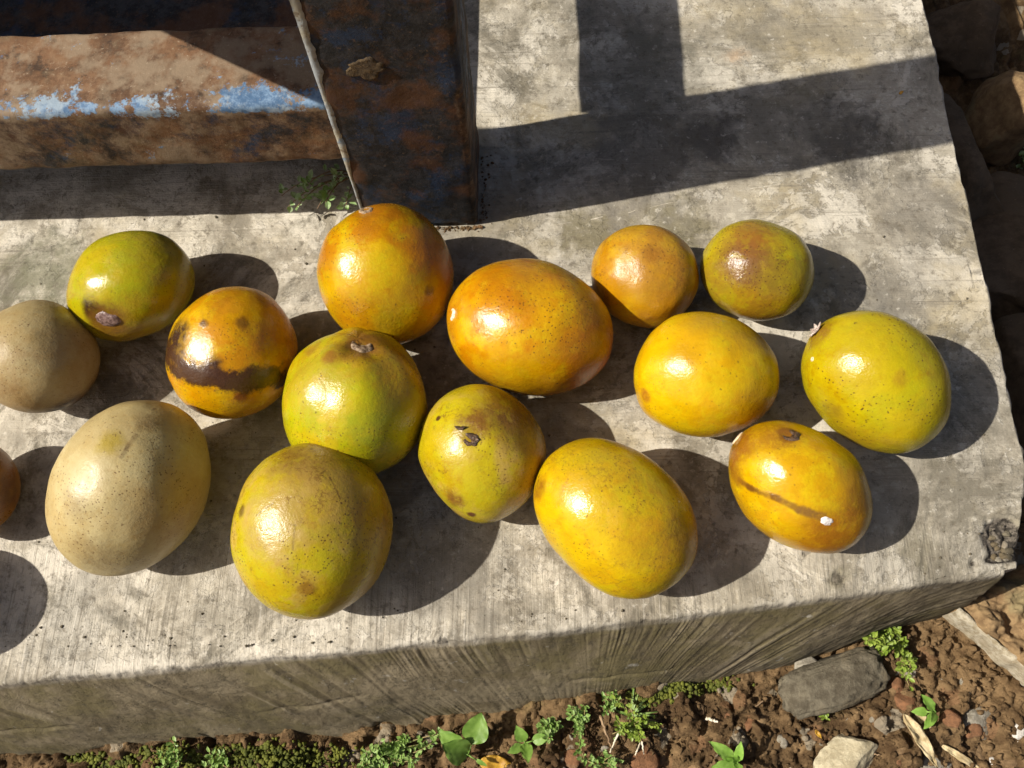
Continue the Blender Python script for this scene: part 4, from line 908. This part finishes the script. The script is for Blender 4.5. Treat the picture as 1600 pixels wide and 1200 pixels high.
flat_leaf('yellow_leaf', 777, 1195, .022, .55, R_(-8), YLEAF, 'fallen yellow leaf at the bottom edge between two seedlings', .006, .2, .1)
flat_leaf('yellow_leaf', 1279, 1147, .006, .5, R_(-50), YLEAF, 'tiny orange-yellow leaf left of the pale cream stone', .003, .3, .1)
flat_leaf('petal', 1407, 147, .0028, .9, .4, YLEAF, 'tiny yellow petal on the shaded part of the slab', 0, .2, .05, 'petal').location = Vector(at(1407, 147, .0012))
def twig(pxs, r, mat, label, lift=.004, name='twig', cat='twig'):
    pts = [on_soil(px, py, lift) for px, py in pxs]; zm = max(p[2] for p in pts); pts = [np.array([p[0], p[1], .5*p[2]+.5*zm]) for p in pts]
    tt = np.linspace(0, len(pts)-1, 14); P = np.stack([np.interp(tt, range(len(pts)), [p[k] for p in pts]) for k in range(3)], 1); P[1:-1] += rng.normal(0, r*.25, (12, 3))
    v, f = tube(P-P[0], r, r*.6, 6); o = mesh_obj(name, v, f, mat, loc=P[0]); tag(o, label, cat); return o
twig([(1103, 1122), (1122, 1128)], .0011, STRAW, 'short white straw piece on the soil left of the orange chip', .005, 'straw')
twig([(938, 1118), (946, 1142), (955, 1166)], .0010, TWIG, 'thin brown twig left of the grass tuft, left of two', .006)
twig([(966, 1146), (960, 1160), (953, 1176)], .0007, STRAW, 'thin pale twig crossing the brown twig tip', .006)
twig([(1000, 1160), (996, 1172), (992, 1180)], .0006, STRAW, 'thin pale stalk below the grass tuft, left one', .006)
twig([(1003, 1158), (1005, 1170), (1006, 1178)], .0006, STRAW, 'thin pale stalk below the grass tuft, right one', .006)
twig([(1192, 1095), (1180, 1104)], .0005, TWIG, 'tiny brown twig beside the long dark stone', .004)
twig([(1355, 1176), (1378, 1180)], .0006, TWIG, 'fine brown twig right of the pale cream stone', .004)
# moss
def moss(pts, n, label, sp=.006, seed=1, on_face=None):
    r_ = np.random.default_rng(seed); V = []; F = []
    tv_, tf_ = ico(1)
    for _ in range(n):
        i = r_.integers(0, len(pts)); p = np.array(pts[i])+r_.normal(0, sp, 3)*np.array([1.6, .6, .0])
        if on_face is not None: p[2] = p[2]+(p[1]-pts[i][1])*2.2
        s = .0006+.0011*r_.random(); q = tv_*(1+.35*r_.normal(size=(len(tv_), 1)))*s; b = len(V)
        V += list(q+p); F += [tuple(int(j)+b for j in t) for t in tf_]
    o = mesh_obj('moss', np.array(V), F, MOSS, smooth=True); o['kind'] = 'stuff'; tag(o, label, 'moss'); return o
moss([on_soil(px, py) for px, py in [(120, 1190), (180, 1196), (240, 1192), (430, 1184), (450, 1190), (470, 1186), (490, 1195), (410, 1192), (300, 1186), (330, 1178), (370, 1180), (270, 1175), (210, 1184), (520, 1180), (450, 1175), (420, 1176)]], 1900, 'dark yellow-green moss along the slab foot at lower left', .005, 1)
moss([on_soil(px, py) for px, py in [(1000, 1092), (1030, 1082), (1060, 1076), (1090, 1072), (1120, 1068)]], 420, 'thin moss strip along the slab foot below its middle', .004, 2)
pf = []
for px in (150, 165, 180, 195, 205):
    for t in np.linspace(.2, .95, 400):
        p = at(px, 1143-(px-150)*.06, -.0035-.098*t)
        if p[1] >= front_y(p[0])+foot_dy(p[0])*t+.005: pf.append(p); break
if pf: moss(pf, 260, 'small yellow-green moss patch on the brushed slab face', .0028, 3, True)
